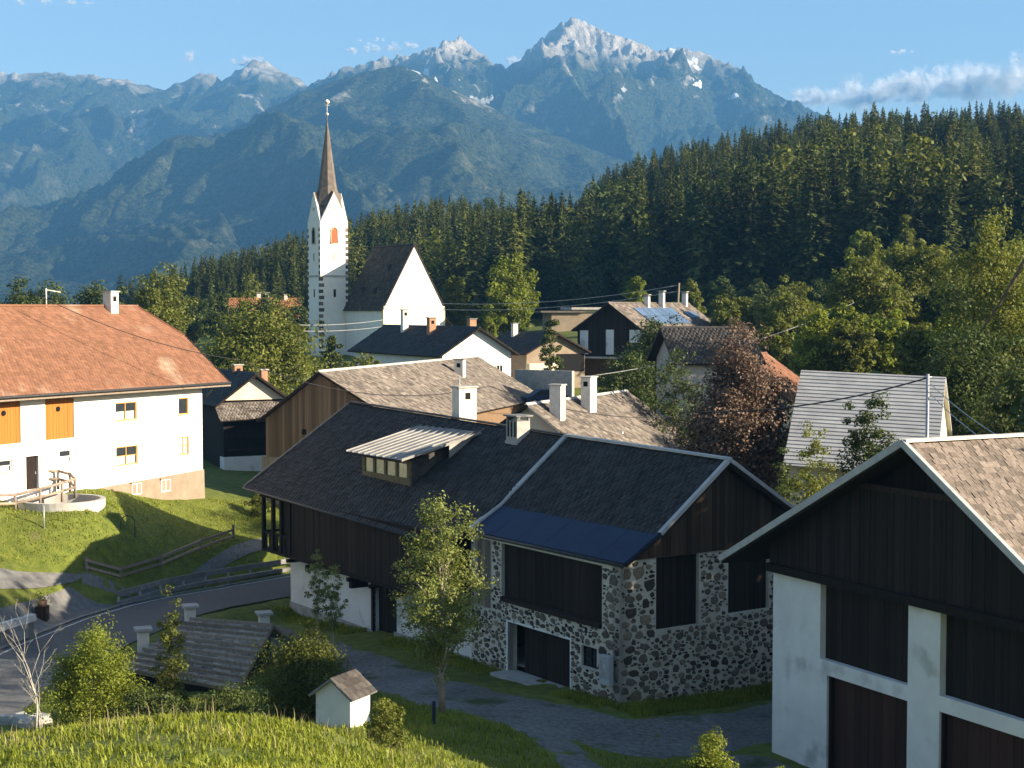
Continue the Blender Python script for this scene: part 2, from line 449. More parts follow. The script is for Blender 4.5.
def courses(P00, P10, P11, P01, row, wid, name, mat, parent, lift=0.035, jit=0.25, seed=1, var=1.0, missing=0.0):
    """overlapping courses of small roof pieces laid from eave (P00-P10) to ridge (P01-P11), as one joined part"""
    g = np.random.default_rng(seed)
    P00, P10, P11, P01 = [np.array(p, float) for p in (P00, P10, P11, P01)]
    n = np.cross(P10 - P00, P01 - P00); n /= np.linalg.norm(n)
    if n[2] < 0: n = -n
    rows = max(2, int(round((np.linalg.norm(P01 - P00) + np.linalg.norm(P11 - P10)) / 2 / row)))
    cols = max(2, int(round(max(np.linalg.norm(P10 - P00), np.linalg.norm(P11 - P01)) / wid)))
    I, J = np.meshgrid(np.arange(rows), np.arange(cols + 1), indexing='ij')
    I = I.ravel().astype(float); J = J.ravel().astype(float)
    off = np.where(I % 2 == 0, 0.0, 0.5)
    ed = g.uniform(-jit, jit, (rows, cols + 3)) * 0.5
    ii = I.astype(int); jj = J.astype(int)
    u0 = np.clip((J - off + ed[ii, jj]) / cols, 0, 1); u1 = np.clip((J + 1 - off + ed[ii, jj + 1]) / cols - 0.06 / cols, 0, 1)
    keep = (u1 - u0) > 0.15 / cols
    if missing: keep &= g.random(len(u0)) > missing
    I, u0, u1 = I[keep], u0[keep], u1[keep]
    v0 = np.clip((I + g.uniform(-.1, .1, len(I)) * (jit > .1)) / rows - 0.01, -.01, 1); v1 = np.clip((I + 1.2) / rows, 0, 1.0)

    def P(u, v):
        u = u[:, None]; v = v[:, None]
        return (P00 * (1 - u) + P10 * u) * (1 - v) + (P01 * (1 - u) + P11 * u) * v
    k = len(I)
    hl = lift * (1 + var * g.uniform(-.5, .7, k)); hr = lift * (1 + var * g.uniform(-.5, .7, k)); hb = 0.006 + g.uniform(0, .006, k)
    A, B, C, D = P(u0, v0), P(u1, v0), P(u1, v1), P(u0, v1)
    V = np.stack([A + n * hl[:, None], B + n * hr[:, None], C + n * hb[:, None], D + n * hb[:, None], A + n * .001, B + n * .001], 1).reshape(-1, 3)
    b = (np.arange(k) * 6)[:, None]
    Fq = np.concatenate([b + [0, 1, 2, 3], b + [4, 5, 1, 0], b + [4, 0, 3, 3], b + [5, 2, 2, 1]])
    Fq = np.concatenate([b + [0, 1, 2, 3], b + [4, 5, 1, 0]])
    tn = g.uniform(-1, 1, k); tn = np.concatenate([tn, tn])
    tri = np.concatenate([b + [4, 0, 3], b + [1, 5, 2]])
    q = np.concatenate([Fq[:, [0, 1, 2]], Fq[:, [0, 2, 3]], tri])
    tq = np.concatenate([tn, tn, tn])
    return link(name, np_mesh(name, V, q, tq), mat, parent, kind='stuff')

# ---------------------------------------------------------------- terrain
def smooth(a, b, x):
    t = np.clip((np.asarray(x, float) - a) / (b - a), 0, 1)
    return t * t * (3 - 2 * t)


_CP = [(0, 0, 14.8), (-12, 0, 14.6), (12, 0, 14.2), (0, 12, 12.6), (-10, 14, 11.6), (10, 12, 11.6), (-3, 22, 9.7), (-9, 22, 9.6), (-16, 22, 9.6),
       (-5.16, 29.5, 8.5), (-9.8, 28.5, 8.3), (-7.8, 28.7, 8.55), (-3.3, 30.3, 7.9), (-1.9, 30, 7.4), (-0.6, 29, 7.2), (2, 28, 6.6), (5, 28, 5.8), (-14, 29, 8.2), (-20, 29, 8.2),
       (-5, 36, 5.2), (-10, 36, 4.6), (-1, 38, 3.9), (4, 40, 2.4), (-16, 38, 4.2), (10, 36, 1.5), (14, 30, 2.5), (20, 25, 4),
       (-5.6, 52, 2.3), (-2.6, 55, 1.5), (-9, 55, 1.0), (-13, 52, 1.2), (-18, 55, .6), (0, 50, 1.4), (3, 52, .5), (6, 50, .2), (1, 57, .5),
       (4.5, 63.3, 0), (8, 60, -.2), (11.6, 68.1, -.3), (0, 70, -.3), (-3, 74, -.35), (-6, 79, -.45), (-12.9, 89, -1.25), (-8, 75, -.6), (-12, 70, -.6), (9.8, 57.5, -.3), (13, 50, -.3), (16, 44, -.3), (26, 55, -.2), (30, 40, 0), (45, 50, 0),
       (-16, 72, -1.2), (-17, 66, -.6), (-12, 64, -.2), (-20, 76, -.9), (-13, 79, -1.1), (-23.3, 82, -.2), (-22, 86.5, -.4), (-20.7, 90, -.65), (-14.4, 99, -.6), (-18, 90, -.95), (-15, 92, -1.1), (-20, 82, -.8),
       (-23, 70, -.5), (-18, 113, 2.2), (-21.5, 108, 3.1), (-31, 92, 5.4), (-26, 99.5, 4.7), (-36, 88, 5.2), (-40, 95, 5.5), (-34, 105, 5), (-28, 116, 4),
       (-8, 100, 0), (0, 92, 1), (-6, 112, 2.0), (-15, 120, 2.0), (-20, 134, 2.2), (8, 90, .8), (14, 95, 1.4), (10, 118, 2.5), (20, 92, 2), (22, 116, 3), (24, 80, 1.2), (40, 85, 3), (60, 80, 5),
       (-12, 150, 4.0), (-4, 165, 5.6), (5, 175, 7.4), (12, 180, 7.8), (20, 150, 6.2), (30, 140, 8.6), (40, 160, 11), (55, 150, 12), (60, 120, 8), (-25, 160, 4.5), (-45, 150, 5), (-70, 130, 5), (-80, 60, 2), (80, 60, 4), (80, 10, 8), (-80, 10, 8),
       (-25, 235, 9.2), (-12, 228, 9.0), (9, 212, 11.6), (10, 240, 12.4), (-50, 230, 8), (-80, 220, 5), (30, 220, 13), (60, 220, 15.5), (95, 220, 19), (-50, 285, 10), (-110, 270, 5), (0, 285, 12.6), (50, 280, 16), (110, 280, 22),
       (0, -60, 20), (90, -60, 20), (-90, -60, 20)]
for _p in [(0, 570, 83.0), (0, 590, 80.8), (0, 620, 77.2), (0, 643, 74.2), (50, 574, 85.4), (50, 590, 84.2), (60, 612, 82.5), (-40, 575, 80), (-40, 600, 77), (-40, 640, 72),
           (0, 556, 84.8), (0, 522, 87.6), (60, 522, 88.8), (60, 535, 88.0), (60, 556, 86.8), (-40, 530, 85),
           (100, 600, 86.4), (100, 580, 87.2), (100, 560, 88.2), (100, 540, 89.4), (100, 520, 91.0), (130, 580, 88.6), (130, 560, 90.0), (130, 540, 91.8), (130, 520, 94.4), (128, 505, 97),
           (160, 580, 91.0), (160, 562, 92.6), (180, 596, 92.4), (205, 590, 94.6), (205, 572, 95.8), (200, 558, 97.0), (200, 530, 101), (200, 506, 106),
           (250, 581, 97.2), (250, 565, 98.6), (250, 552, 100), (250, 524, 106)]:
    _CP.append(tuple(at(*_p)))
BASIN = at(62, 501, 92.4)
for _k in range(10):
    _CP.append((BASIN.x + 2.9 * math.cos(_k * .628), BASIN.y + 2.9 * math.sin(_k * .628), BASIN.z - .25))
for _k in range(5):
    _CP.append((BASIN.x + 1.6 * math.cos(_k * 1.257), BASIN.y + 1.6 * math.sin(_k * 1.257), BASIN.z - .75))
_CP.append((BASIN.x, BASIN.y, BASIN.z - .8))
_cp = np.array(_CP, float)


def _tps(d2):
    return 0.5 * d2 * np.log(np.maximum(d2, 1e-9))


def _fit():
    n = len(_cp)
    X = _cp[:, :2] / 50.0
    K = _tps(((X[:, None] - X[None]) ** 2).sum(-1)) + np.eye(n) * 2e-4
    Pm = np.hstack([np.ones((n, 1)), X])
    A = np.block([[K, Pm], [Pm.T, np.zeros((3, 3))]])
    return np.linalg.solve(A, np.concatenate([_cp[:, 2], np.zeros(3)]))


_w = _fit()
# crown line of the wooded hill: x of its ridge (520 m away) -> ground height there
_sky = [(-200, 300), (60, 288), (150, 272), (250, 250), (330, 225), (400, 207), (480, 192), (560, 186), (600, 170), (640, 157), (740, 132), (830, 112), (900, 106), (960, 94), (1024, 90), (1200, 60)]
RIDGE_Y = 520.0
_hx = np.array([(p - 512) / F_PX * RIDGE_Y for p, _ in _sky])
_hz = np.array([CAM_Z + (HORIZON - t) / F_PX * RIDGE_Y - 19.0 for _, t in _sky])


ROAD_C = np.array([(-23.2, 62, -.3), (-22.2, 70, -.15), (-21.7, 75.2, -.12), (-20.5, 81.5, -.25), (-19.5, 85.5, -.4), (-18.3, 88.5, -.55), (-15.7, 92.9, -.78), (-12.5, 96.9, -.8), (-7.5, 101.5, -.5), (1.5, 106.5, .3)])


def _road_bed(x, y, z):
    best = np.full(len(x), 1e9); zr = np.zeros(len(x))
    for a, b in zip(ROAD_C, ROAD_C[1:]):
        d = b[:2] - a[:2]; L2 = d @ d
        t = np.clip(((x - a[0]) * d[0] + (y - a[1]) * d[1]) / L2, 0, 1)
        ds = np.hypot(x - a[0] - t * d[0], y - a[1] - t * d[1])
        m = ds < best
        best = np.where(m, ds, best); zr = np.where(m, a[2] + t * (b[2] - a[2]), zr)
    k = smooth(3.3, 5.6, best)
    return zr * (1 - k) + z * k


def height(x, y):
    x = np.atleast_1d(np.asarray(x, float)); y = np.atleast_1d(np.asarray(y, float))
    X = np.stack([np.clip(x, -95, 115), np.clip(y, -70, 290)], 1) / 50.0
    out = np.zeros(len(x))
    for s in range(0, len(x), 20000):
        q = X[s:s + 20000]
        d2 = ((q[:, None] - _cp[None, :, :2] / 50.0) ** 2).sum(-1)
        out[s:s + 20000] = _tps(d2) @ _w[:-3] + _w[-3] + q @ _w[-2:]
    near_ = (y > 60) & (y < 112) & (x > -34) & (x < 8)
    if near_.any():
        out[near_] = _road_bed(x[near_], y[near_], out[near_])
    hr = np.interp(x * 0.55 + 0.45 * x * RIDGE_Y / np.clip(y, 270, 900), _hx, _hz)
    k = smooth(265, RIDGE_Y, y)
    hill = out * (1 - k) + hr * k
    out = np.where(y > 265, hill, out)
    far = smooth(560, 1300, y)
    return out * (1 - far) + (-8.0) * far


def h1(x, y):
    return float(height([x], [y])[0])


def axis(a, b, step, lo, hi, grow=1.12):
    v = list(np.arange(a, b + step / 2, step))
    s = step
    while v[-1] < hi:
        s *= grow; v.append(min(v[-1] + s, hi))
    s = step; left = []
    c = a
    while c > lo:
        s *= grow; c = max(c - s, lo); left.append(c)
    return np.array(left[::-1] + v)


def grid_mesh(name, X, Y, Z, smoothf=True):
    ny, nx = X.shape
    V = np.stack([X, Y, Z], -1).reshape(-1, 3)
    idx = np.arange(nx * ny).reshape(ny, nx)
    Fq = np.stack([idx[:-1, :-1], idx[:-1, 1:], idx[1:, 1:], idx[1:, :-1]], -1).reshape(-1, 4)
    return np_mesh(name, V, Fq, smooth=smoothf)


def ground_material():
    m = pm('grass_ground', (0.075, 0.10, 0.014), (0.15, 0.17, 0.026), 1.6, 0.9, 0.6, big=0.22, big_scale=0.12, c3=(0.14, 0.13, 0.045), c3_at=0.68, c3_scale=0.9, bump_scale=9, bump_dist=0.12)
    return m


M['grass_ground'] = ground_material()
gx = axis(-42, 36, 0.7, -5200, 5200, 1.14)
gy = axis(18, 125, 0.7, -250, 9000, 1.09)
GX, GY = np.meshgrid(gx, gy)
GZ = height(GX.ravel(), GY.ravel()).reshape(GX.shape)
_n1 = np.random.default_rng(3).normal(0, 0.025, GX.shape)
GZ = GZ + np.where((GY < 130) & (np.abs(GX) < 45), _n1, 0)
link('ground', grid_mesh('ground', GX, GY, GZ), 'grass_ground', kind='structure')


def strip(name, mat, left, right, lift, nu=8, step=0.6, kind='structure', ragged=0.0, seed=0, thick=0.0):
    """a sheet draped on the terrain between two polylines"""
    g = np.random.default_rng(seed)
    L_, R_ = np.array(left, float), np.array(right, float)

    def res(P, n):
        d = np.r_[0, np.cumsum(np.linalg.norm(np.diff(P, axis=0), axis=1))]
        t = np.linspace(0, d[-1], n)
        return np.stack([np.interp(t, d, P[:, 0]), np.interp(t, d, P[:, 1])], 1)
    n = int(max(np.linalg.norm(np.diff(L_, axis=0), axis=1).sum(), np.linalg.norm(np.diff(R_, axis=0), axis=1).sum()) / step) + 2
    a, b = res(L_, n), res(R_, n)
    if ragged:
        for P, Q in ((a, b), (b, a)):
            w = np.convolve(g.normal(0, 1, n + 4), np.ones(3) / 2, 'same')[2:-2]
            P += (Q - P) / np.linalg.norm(Q - P, axis=1)[:, None] * (w * ragged)[:, None]
    t = np.linspace(0, 1, nu)[None, :, None]
    G_ = a[:, None] * (1 - t) + b[:, None] * t
    Z = height(G_[..., 0].ravel(), G_[..., 1].ravel()).reshape(G_.shape[:2]) + lift
    if ragged:                                           # loose gravel thins out into the grass
        Z[:, 0] -= lift + .05; Z[:, -1] -= lift + .05; Z[0] -= lift + .05; Z[-1] -= lift + .05
    return link(name, grid_mesh(name, G_[..., 0], G_[..., 1], Z), mat, kind=kind)


# road past the farmhouse lawn and the yard
road_far = [(-26.5, 62), (-25.4, 70), (-24.7, 74.3), (-23.3, 82), (-22.1, 86.5), (-20.7, 90), (-17.8, 94.8), (-14.4, 99), (-9, 104), (0, 109)]
road_near = [(-20.5, 62), (-19.4, 70), (-18.9, 75.5), (-17.8, 81), (-16.9, 84.5), (-15.9, 87), (-13.6, 91), (-10.6, 94.8), (-6, 99), (3, 104)]
strip('road', 'asphalt', road_far, road_near, 0.07, 12)
_a = np.array(road_far); _b = np.array(road_near); _d = (_b - _a) / np.linalg.norm(_b - _a, axis=1)[:, None]
strip('road_marking', 'paint_white', _a + _d * 0.38, _a + _d * 0.50, 0.085, 3)
strip('kerb', 'concrete_dark', _a - _d * 0.25, _a + _d * 0.02, 0.13, 3)
def xy(*q):
    return [tuple(at(*p)[:2]) for p in q]


strip('forecourt', 'paving', xy((-30, 618, 76), (10, 607, 79.6), (45, 597, 83.4), (70, 594, 85.7), (112, 603, 86.9)), xy((-30, 645, 72), (0, 640, 74.3), (40, 629.5, 78.6), (78, 618, 82), (121, 606, 86.4)), 0.06, 10)
strip('side_road', 'paving', xy((-60, 571, 77.5), (0, 569, 83.2), (35, 570, 84.8), (68, 575, 86.2), (84, 580, 87)), xy((-60, 594, 75.5), (0, 590, 80.8), (30, 588, 83), (55, 585, 84.8), (75, 586, 86.2)), 0.06, 8)
strip('path', 'paving', xy((82, 578, 87), (130, 569, 89.4), (180, 557, 94), (230, 545, 99.8), (265, 538, 103.6)), xy((82, 585, 86.6), (130, 578, 88.8), (180, 567, 93.1), (230, 556, 98.2), (270, 549, 101.5)), 0.05, 5)
strip('pavement', 'paving', [(-27, 60), (-25, 67), (-24.2, 72)], [(-20.4, 60), (-20.2, 66), (-20.6, 71)], 0.11, 8)
# gravel yard and track in front of the barn
strip('driveway', 'gravel', [(-13.8, 86.5), (-9, 79), (-6, 74.0), (-2.6, 68.6), (1.2, 64.0), (4.6, 61.5), (9.0, 63.2), (13, 67.5), (16, 72)],
      [(-15.5, 83.5), (-12, 75), (-8, 69), (-4.4, 63.3), (-0.8, 58.2), (4.6, 55.2), (9.0, 57.5), (14, 62.6), (17, 66)], 0.05, 12, ragged=0.28, seed=4)
strip('track', 'gravel', [(-1.2, 60.0), (0.6, 56.0), (1.8, 52.0), (3.4, 48.0)], [(0.9, 60.2), (2.3, 56.0), (3.6, 52.2), (5.6, 48.0)], 0.035, 8, ragged=0.22, seed=5)
strip('garage_apron', 'gravel', [(4.8, 57.0), (8.2, 53.5), (12, 45), (15, 38)], [(10, 57.3), (10.8, 54.8), (15, 46.8), (19, 39)], 0.03, 12, ragged=0.25, seed=6)


# ---------------------------------------------------------------- mountains
def fbm(x, y, seed, octs=6, ridged=True):
    g = np.random.default_rng(seed)
    out = np.zeros_like(x); amp, fr, tot = 1.0, 1.0, 0.0
    for o in range(octs):
        tab = g.random((64, 64))
        xf, yf = x * fr + g.uniform(0, 64), y * fr + g.uniform(0, 64)
        xi, yi = np.floor(xf).astype(int), np.floor(yf).astype(int)
        tx, ty = xf - xi, yf - yi
        tx, ty = tx * tx * (3 - 2 * tx), ty * ty * (3 - 2 * ty)
        v = (tab[xi % 64, yi % 64] * (1 - tx) + tab[(xi + 1) % 64, yi % 64] * tx) * (1 - ty) + (tab[xi % 64, (yi + 1) % 64] * (1 - tx) + tab[(xi + 1) % 64, (yi + 1) % 64] * tx) * ty
        v = 1 - np.abs(2 * v - 1) if ridged else v
        out += v * amp; tot += amp
        amp *= 0.52; fr *= 2.03
    return out / tot


def mountain_material(name, tree_line, fade, snow):
    m = bpy.data.materials.new(name)
    m.use_nodes = True
    n, l = m.node_tree.nodes, m.node_tree.links
    bs = n['Principled BSDF']; bs.inputs['Roughness'].default_value = 0.95; bs.inputs['Specular IOR Level'].default_value = 0.05
    tc = n.new('ShaderNodeTexCoord'); ge = n.new('ShaderNodeNewGeometry'); sp = n.new('ShaderNodeSeparateXYZ')
    l.new(tc.outputs['Object'], sp.inputs[0])

    def noise(s, det=5.0):
        q = n.new('ShaderNodeTexNoise'); q.inputs['Scale'].default_value = s; q.inputs['Detail'].default_value = det; q.inputs['Roughness'].default_value = 0.65
        l.new(tc.outputs['Object'], q.inputs['Vector']); return q.outputs['Fac']

    def ramp(v, a, b, ca, cb):
        q = n.new('ShaderNodeValToRGB'); q.color_ramp.elements[0].position = a; q.color_ramp.elements[1].position = b
        q.color_ramp.elements[0].color = (*ca, 1); q.color_ramp.elements[1].color = (*cb, 1); l.new(v, q.inputs[0]); return q.outputs[0]

    def mix(f, a, b):
        q = n.new('ShaderNodeMix'); q.data_type = 'RGBA'; l.new(f, q.inputs['Factor']); l.new(a, q.inputs['A']); l.new(b, q.inputs['B']); return q.outputs['Result']

    def mad(a, k, o, b=None):
        q = n.new('ShaderNodeMath'); q.operation = 'MULTIPLY_ADD'; l.new(a, q.inputs[0]); q.inputs[1].default_value = k
        if b is not None: l.new(b, q.inputs[2])
        else: q.inputs[2].default_value = o
        return q.outputs[0]

    def rng_(v, a, b):
        q = n.new('ShaderNodeMapRange'); l.new(v, q.inputs['Value']); q.inputs['From Min'].default_value = a; q.inputs['From Max'].default_value = b; return q.outputs[0]
    fine = noise(0.085, 4); mid = noise(0.006); big = noise(0.0022)
    wood = ramp(fine, 0.38, 0.62, (0.006, 0.012, 0.006), (0.055, 0.066, 0.028))
    alp = ramp(fine, 0.35, 0.65, (0.055, 0.065, 0.036), (0.12, 0.12, 0.07))
    wood = mix(rng_(mid, 0.56, 0.68), wood, alp)
    rock = ramp(noise(0.02), 0.3, 0.7, (0.25, 0.228, 0.19), (0.54, 0.49, 0.42))
    snw = ramp(fine, 0.3, 0.7, (0.72, 0.74, 0.76), (0.82, 0.82, 0.82))
    zz = mad(big, fade * 2.2, 0, mad(mid, fade * 1.6, -fade * 1.9))
    q = n.new('ShaderNodeMath'); q.operation = 'ADD'; l.new(zz, q.inputs[0]); l.new(sp.outputs[2], q.inputs[1])
    c = mix(rng_(q.outputs[0], tree_line - fade * .4, tree_line + fade * .4), wood, rock)
    # bare scree and cliffs where it is steep
    sn = n.new('ShaderNodeSeparateXYZ'); l.new(ge.outputs['Normal'], sn.inputs[0])
    st = mad(mid, 0.5, 0, sn.outputs[2])
    sc_ = rng_(q.outputs[0], tree_line - fade * 2.6, tree_line - fade * 0.6)
    st2 = n.new('ShaderNodeMath'); st2.operation = 'MULTIPLY'; l.new(rng_(mid, 0.60, 0.66), st2.inputs[0]); l.new(sc_, st2.inputs[1])
    c = mix(st2.outputs[0], c, rock)
    if snow:
        s2 = n.new('ShaderNodeMath'); s2.operation = 'MULTIPLY'
        l.new(rng_(noise(0.0045, 4), 0.635, 0.65), s2.inputs[0]); l.new(rng_(sp.outputs[2], snow - 60, snow + 60), s2.inputs[1])
        c = mix(s2.outputs[0], c, snw)
    l.new(c, bs.inputs['Base Color'])
    bp = n.new('ShaderNodeBump'); bp.inputs['Strength'].default_value = 0.9; bp.inputs['Distance'].default_value = 14
    l.new(fine, bp.inputs['Height']); l.new(bp.outputs[0], bs.inputs['Normal'])
    return m


def mountain(name, skyline, Yr, Yfront, Yback, mat, seed, spur=0.35, cell=420.0, rough=0.10, nx=340, ny=200, power=1.0, base=-25.0, crg=0.12):
    px = np.array([p for p, _ in skyline], float); ty = np.array([t for _, t in skyline], float)
    sx = (px - 512) / F_PX * Yr; sz = CAM_Z + (HORIZON - ty) / F_PX * Yr
    xs = np.linspace(sx[0], sx[-1], nx)
    ys = np.concatenate([np.linspace(Yfront, Yr, int(ny * .8)), np.linspace(Yr, Yback, int(ny * .2) + 1)[1:]])
    X, Y = np.meshgrid(xs, ys)
    H = np.interp(X, sx, sz)
    t = np.where(Y <= Yr, (Y - Yfront) / (Yr - Yfront), 1 - (Y - Yr) / (Yback - Yr))
    t = np.clip(t, 0, 1)
    prof = t ** power
    # spurs and gullies running down the slope: stretched ridged noise, none at the crest and at the foot
    warp = fbm(X / 900, Y / 900, seed + 9, 3, False) * 900
    rd = fbm((X + warp) / cell, Y / (cell * 2.6), seed, 6)
    env = np.sin(np.pi * np.clip(t, 0, 1) ** 0.9) ** 0.8
    Hs = np.convolve(np.pad(np.interp(xs, sx, sz), 30, 'edge'), np.ones(61) / 61, 'valid')[None, :]
    Hm = H * t ** 4 + Hs * (1 - t ** 4)
    Z = base + (Hm - base) * prof + (rd - 0.55) * env * spur * np.maximum(Hm, 100)
    fine = fbm(X / 130, Y / 130, seed + 5, 5)
    Z += (fine - 0.5) * rough * np.maximum(Hm, 60) * np.clip(t * 3, 0, 1)
    crag = fbm((X + warp * .3) / 260, Y / 330, seed + 13, 6)
    Z += (crag - 0.62) * crg * np.maximum(Hm, 60) * np.clip(t * 1.6 - .6, 0, 1) ** 1.5 * (1 - .75 * t ** 8)
    # keep the crest on the measured skyline
    vis_ = (Z - CAM_Z) * Yr / np.maximum(Y, 1.0)
    want = np.interp(xs, sx, sz) - CAM_Z
    cor = want / np.maximum(vis_.max(0), 30.0)
    cor = np.convolve(np.pad(cor, 4, 'edge'), np.ones(9) / 9, 'valid')
    Z = base + (Z - base) * np.clip(cor, .5, 1.5)[None, :]
    edge = smooth(0, 0.04, (X - xs[0]) / (xs[-1] - xs[0])) * smooth(0, 0.04, (xs[-1] - X) / (xs[-1] - xs[0]))
    Z = base + (Z - base) * edge
    return link(name, grid_mesh(name, X, Y, Z, True), mat, kind='structure')


M['mountain_near'] = mountain_material('mountain_near', 900, 110, 780)
M['mountain_left'] = mountain_material('mountain_left', 1150, 240, 0)
M['mountain_peak'] = mountain_material('mountain_peak', 1090, 150, 860)
SK_LEFT = [(-420, 150), (-300, 110), (-120, 85), (0, 76), (60, 75), (100, 78), (140, 84), (168, 92), (186, 84), (200, 78), (213, 73), (224, 84), (245, 70), (262, 62), (280, 70), (300, 80), (330, 100), (420, 150), (600, 200), (800, 270)]
SK_NEAR = [(-260, 330), (-60, 275), (30, 232), (120, 186), (200, 148), (260, 120), (300, 98), (330, 84), (360, 77), (385, 70), (405, 68), (425, 76), (450, 90), (480, 104), (520, 122), (560, 138), (600, 154), (640, 168), (700, 192), (800, 230), (950, 310)]
SK_PEAK = [(160, 200), (240, 130), (300, 92), (330, 78), (350, 70), (365, 68), (385, 60), (410, 58), (435, 50), (447, 44), (462, 40), (474, 50), (490, 62), (505, 69), (515, 66), (530, 50), (545, 38), (560, 26), (574, 20), (590, 28), (604, 34), (620, 40), (640, 46), (655, 54), (672, 50), (690, 52), (706, 58), (722, 64), (738, 70), (746, 80), (762, 90), (790, 104), (815, 114), (850, 132), (900, 160), (1000, 215), (1150, 300)]
mountain('mountain_range', SK_LEFT, 7600, 4300, 8700, 'mountain_left', 21, 0.40, 460, 0.07, 480, 280, crg=0.12)
mountain('mountain_peak', SK_PEAK, 7000, 4300, 8600, 'mountain_peak', 34, 0.40, 440, 0.13, 600, 300, crg=0.18)
mountain('mountain_slope', SK_NEAR, 5200, 2700, 6500, 'mountain_near', 47, 0.42, 330, 0.06, 520, 300, crg=0.15)

# the air between the village and the mountains
hz = MB()
hz.box(-5400, 5400, -300, 9300, -60, 1750)
hm = bpy.data.materials.new('haze'); hm.use_nodes = True
hn, hl_ = hm.node_tree.nodes, hm.node_tree.links
hn.clear()
ho = hn.new('ShaderNodeOutputMaterial'); hv = hn.new('ShaderNodeVolumePrincipled')
hv.inputs['Color'].default_value = (0.17, 0.50, 1.0, 1)
hv.inputs['Density'].default_value = 1.0e-4
hv.inputs['Anisotropy'].default_value = 0.0
hl_.new(hv.outputs[0], ho.inputs['Volume'])
hz.build('haze', hm, None, kind='stuff')


# ---------------------------------------------------------------- clouds
M['cloud'] = pm('cloud', (0.95, 0.95, 0.95), None, 0.002, 1.0, 0.0, spec=0.0, transl=0.75)
_cn, _cl = M['cloud'].node_tree.nodes, M['cloud'].node_tree.links
_co = [q for q in _cn if q.type == 'OUTPUT_MATERIAL'][0]
_old = _co.inputs['Surface'].links[0].from_socket
_tr = _cn.new('ShaderNodeBsdfTransparent'); _mx = _cn.new('ShaderNodeMixShader'); _mx.inputs[0].default_value = 0.085
_cl.new(_tr.outputs[0], _mx.inputs[1]); _cl.new(_old, _mx.inputs[2]); _cl.new(_mx.outputs[0], _co.inputs['Surface'])


def cloud(label, spots, Y, seed, dens=1.0):
    """vapour: many thin translucent flakes, dense inside and thinning outward; spots: (px, py, radius px)"""
    g = np.random.default_rng(seed)
    C, S = [], []
    c0 = np.array(at(spots[0][0], spots[0][1], Y))
    for (px, py, r) in spots:
        R_ = r / F_PX * Y
        c = np.array(at(px, py, Y))
        lobes = [(np.array([g.normal(0, .6), g.normal(0, 1.0), abs(g.normal(0, .35)) - .05]) * R_, R_ * g.uniform(.25, .6)) for _ in range(11)]
        for off, rr in lobes:
            n = int(110 * dens)
            d = g.normal(0, 1, (n, 3)); d /= np.linalg.norm(d, axis=1)[:, None]
            rad = g.random(n) ** .55
            p = d * rad[:, None] * rr
            p[:, 2] = np.where(p[:, 2] < 0, p[:, 2] * .6, p[:, 2])
            C.append(c + off + p - c0); S.append(rr * g.uniform(.25, .6, n))
    C = np.concatenate(C); S = np.concatenate(S)
    n = len(C)
    N = g.normal(0, 1, (n, 3)); N /= np.linalg.norm(N, axis=1)[:, None]
    T = np.cross(N, g.normal(0, 1, (n, 3))); T /= np.linalg.norm(T, axis=1)[:, None]
    B = np.cross(N, T)
    k = 7
    V = np.stack([C + (T * math.cos(2 * math.pi * i / k) + B * math.sin(2 * math.pi * i / k)) * (S * g.uniform(.75, 1.2, n))[:, None] for i in range(k)], 1).reshape(-1, 3)
    o = link('cloud', np_mesh('cloud', V, np.arange(n * k).reshape(n, k)), 'cloud', None, label, 'cloud', None, 'stuff')
    o.location = c0


cloud('largest white cumulus bank rising behind the wooded hill', [(800, 101, 12), (822, 102, 16), (845, 101, 19), (868, 99, 21), (890, 97, 23), (912, 94, 24), (935, 92, 25), (958, 92, 25), (985, 92, 26), (1012, 88, 28), (1040, 74, 24), (1075, 80, 26)], 10500, 3, .55)
cloud('small white cloud puff in the notch beside the rocky peak', [(512, 61, 5), (520, 62, 4)], 10200, 5)
cloud('flat ragged cloud just above the middle ridge', [(352, 52, 5), (372, 51, 6), (392, 50, 6), (412, 47, 5), (378, 40, 3), (360, 41, 2)], 10600, 6, .6)
cloud('tiny lone cloud puff between the two left summits', [(192, 57, 5), (188, 60, 4)], 10300, 7, .6)
cloud('low cloud tuft resting on the pointed left summit', [(240, 64, 5), (250, 62, 6), (256, 60, 4)], 10400, 8)
cloud('thin cloud strip at the top left edge of the sky', [(20, 3, 4), (45, 2, 5), (70, 3, 4), (88, 4, 3)], 10800, 9, .5)
cloud('faint small cloud above the cumulus bank', [(893, 53, 3), (903, 53, 4)], 10500, 10, .35)

# ---------------------------------------------------------------- buildings
_shared = {}


def shared(key, make):
    if key not in _shared:
        _shared[key] = make()
    return _shared[key]


def planks_u(W, parent, u0, u1, z0, z1, mat, w=0.24, d0=0.0, d1=0.035, ztop=None, name='plank', seed=0, gap=0.012):
    """vertical boards, each one an object sharing one mesh; ztop(u) cuts them under a sloping roof"""
    g = random.Random(seed)
    u = u0
    while u < u1 - 0.05:
        ww = min(w * g.uniform(.8, 1.2), u1 - u)
        zt = z1 if ztop is None else min(z1, ztop(u + ww / 2))
        zb = z0
        if zt - zb > 0.12:
            me = shared(('plank', mat), lambda: _unit_mesh(mat))
            o = link(name, me, mat, parent)
            dd = d1 + g.uniform(-.006, .012)
            c = W.p(u + ww / 2, (zb + zt) / 2, (d0 + dd) / 2)
            o.location = c
            o.rotation_euler = (0, 0, math.atan2(W.u.y, W.u.x))
            o.scale = (ww - gap, abs(dd - d0), zt - zb)
        u += ww


def _unit_mesh(mat):
    mb = MB(); mb.box(-.5, .5, -.5, .5, -.5, .5)
    return mb.mesh('piece_' + mat)


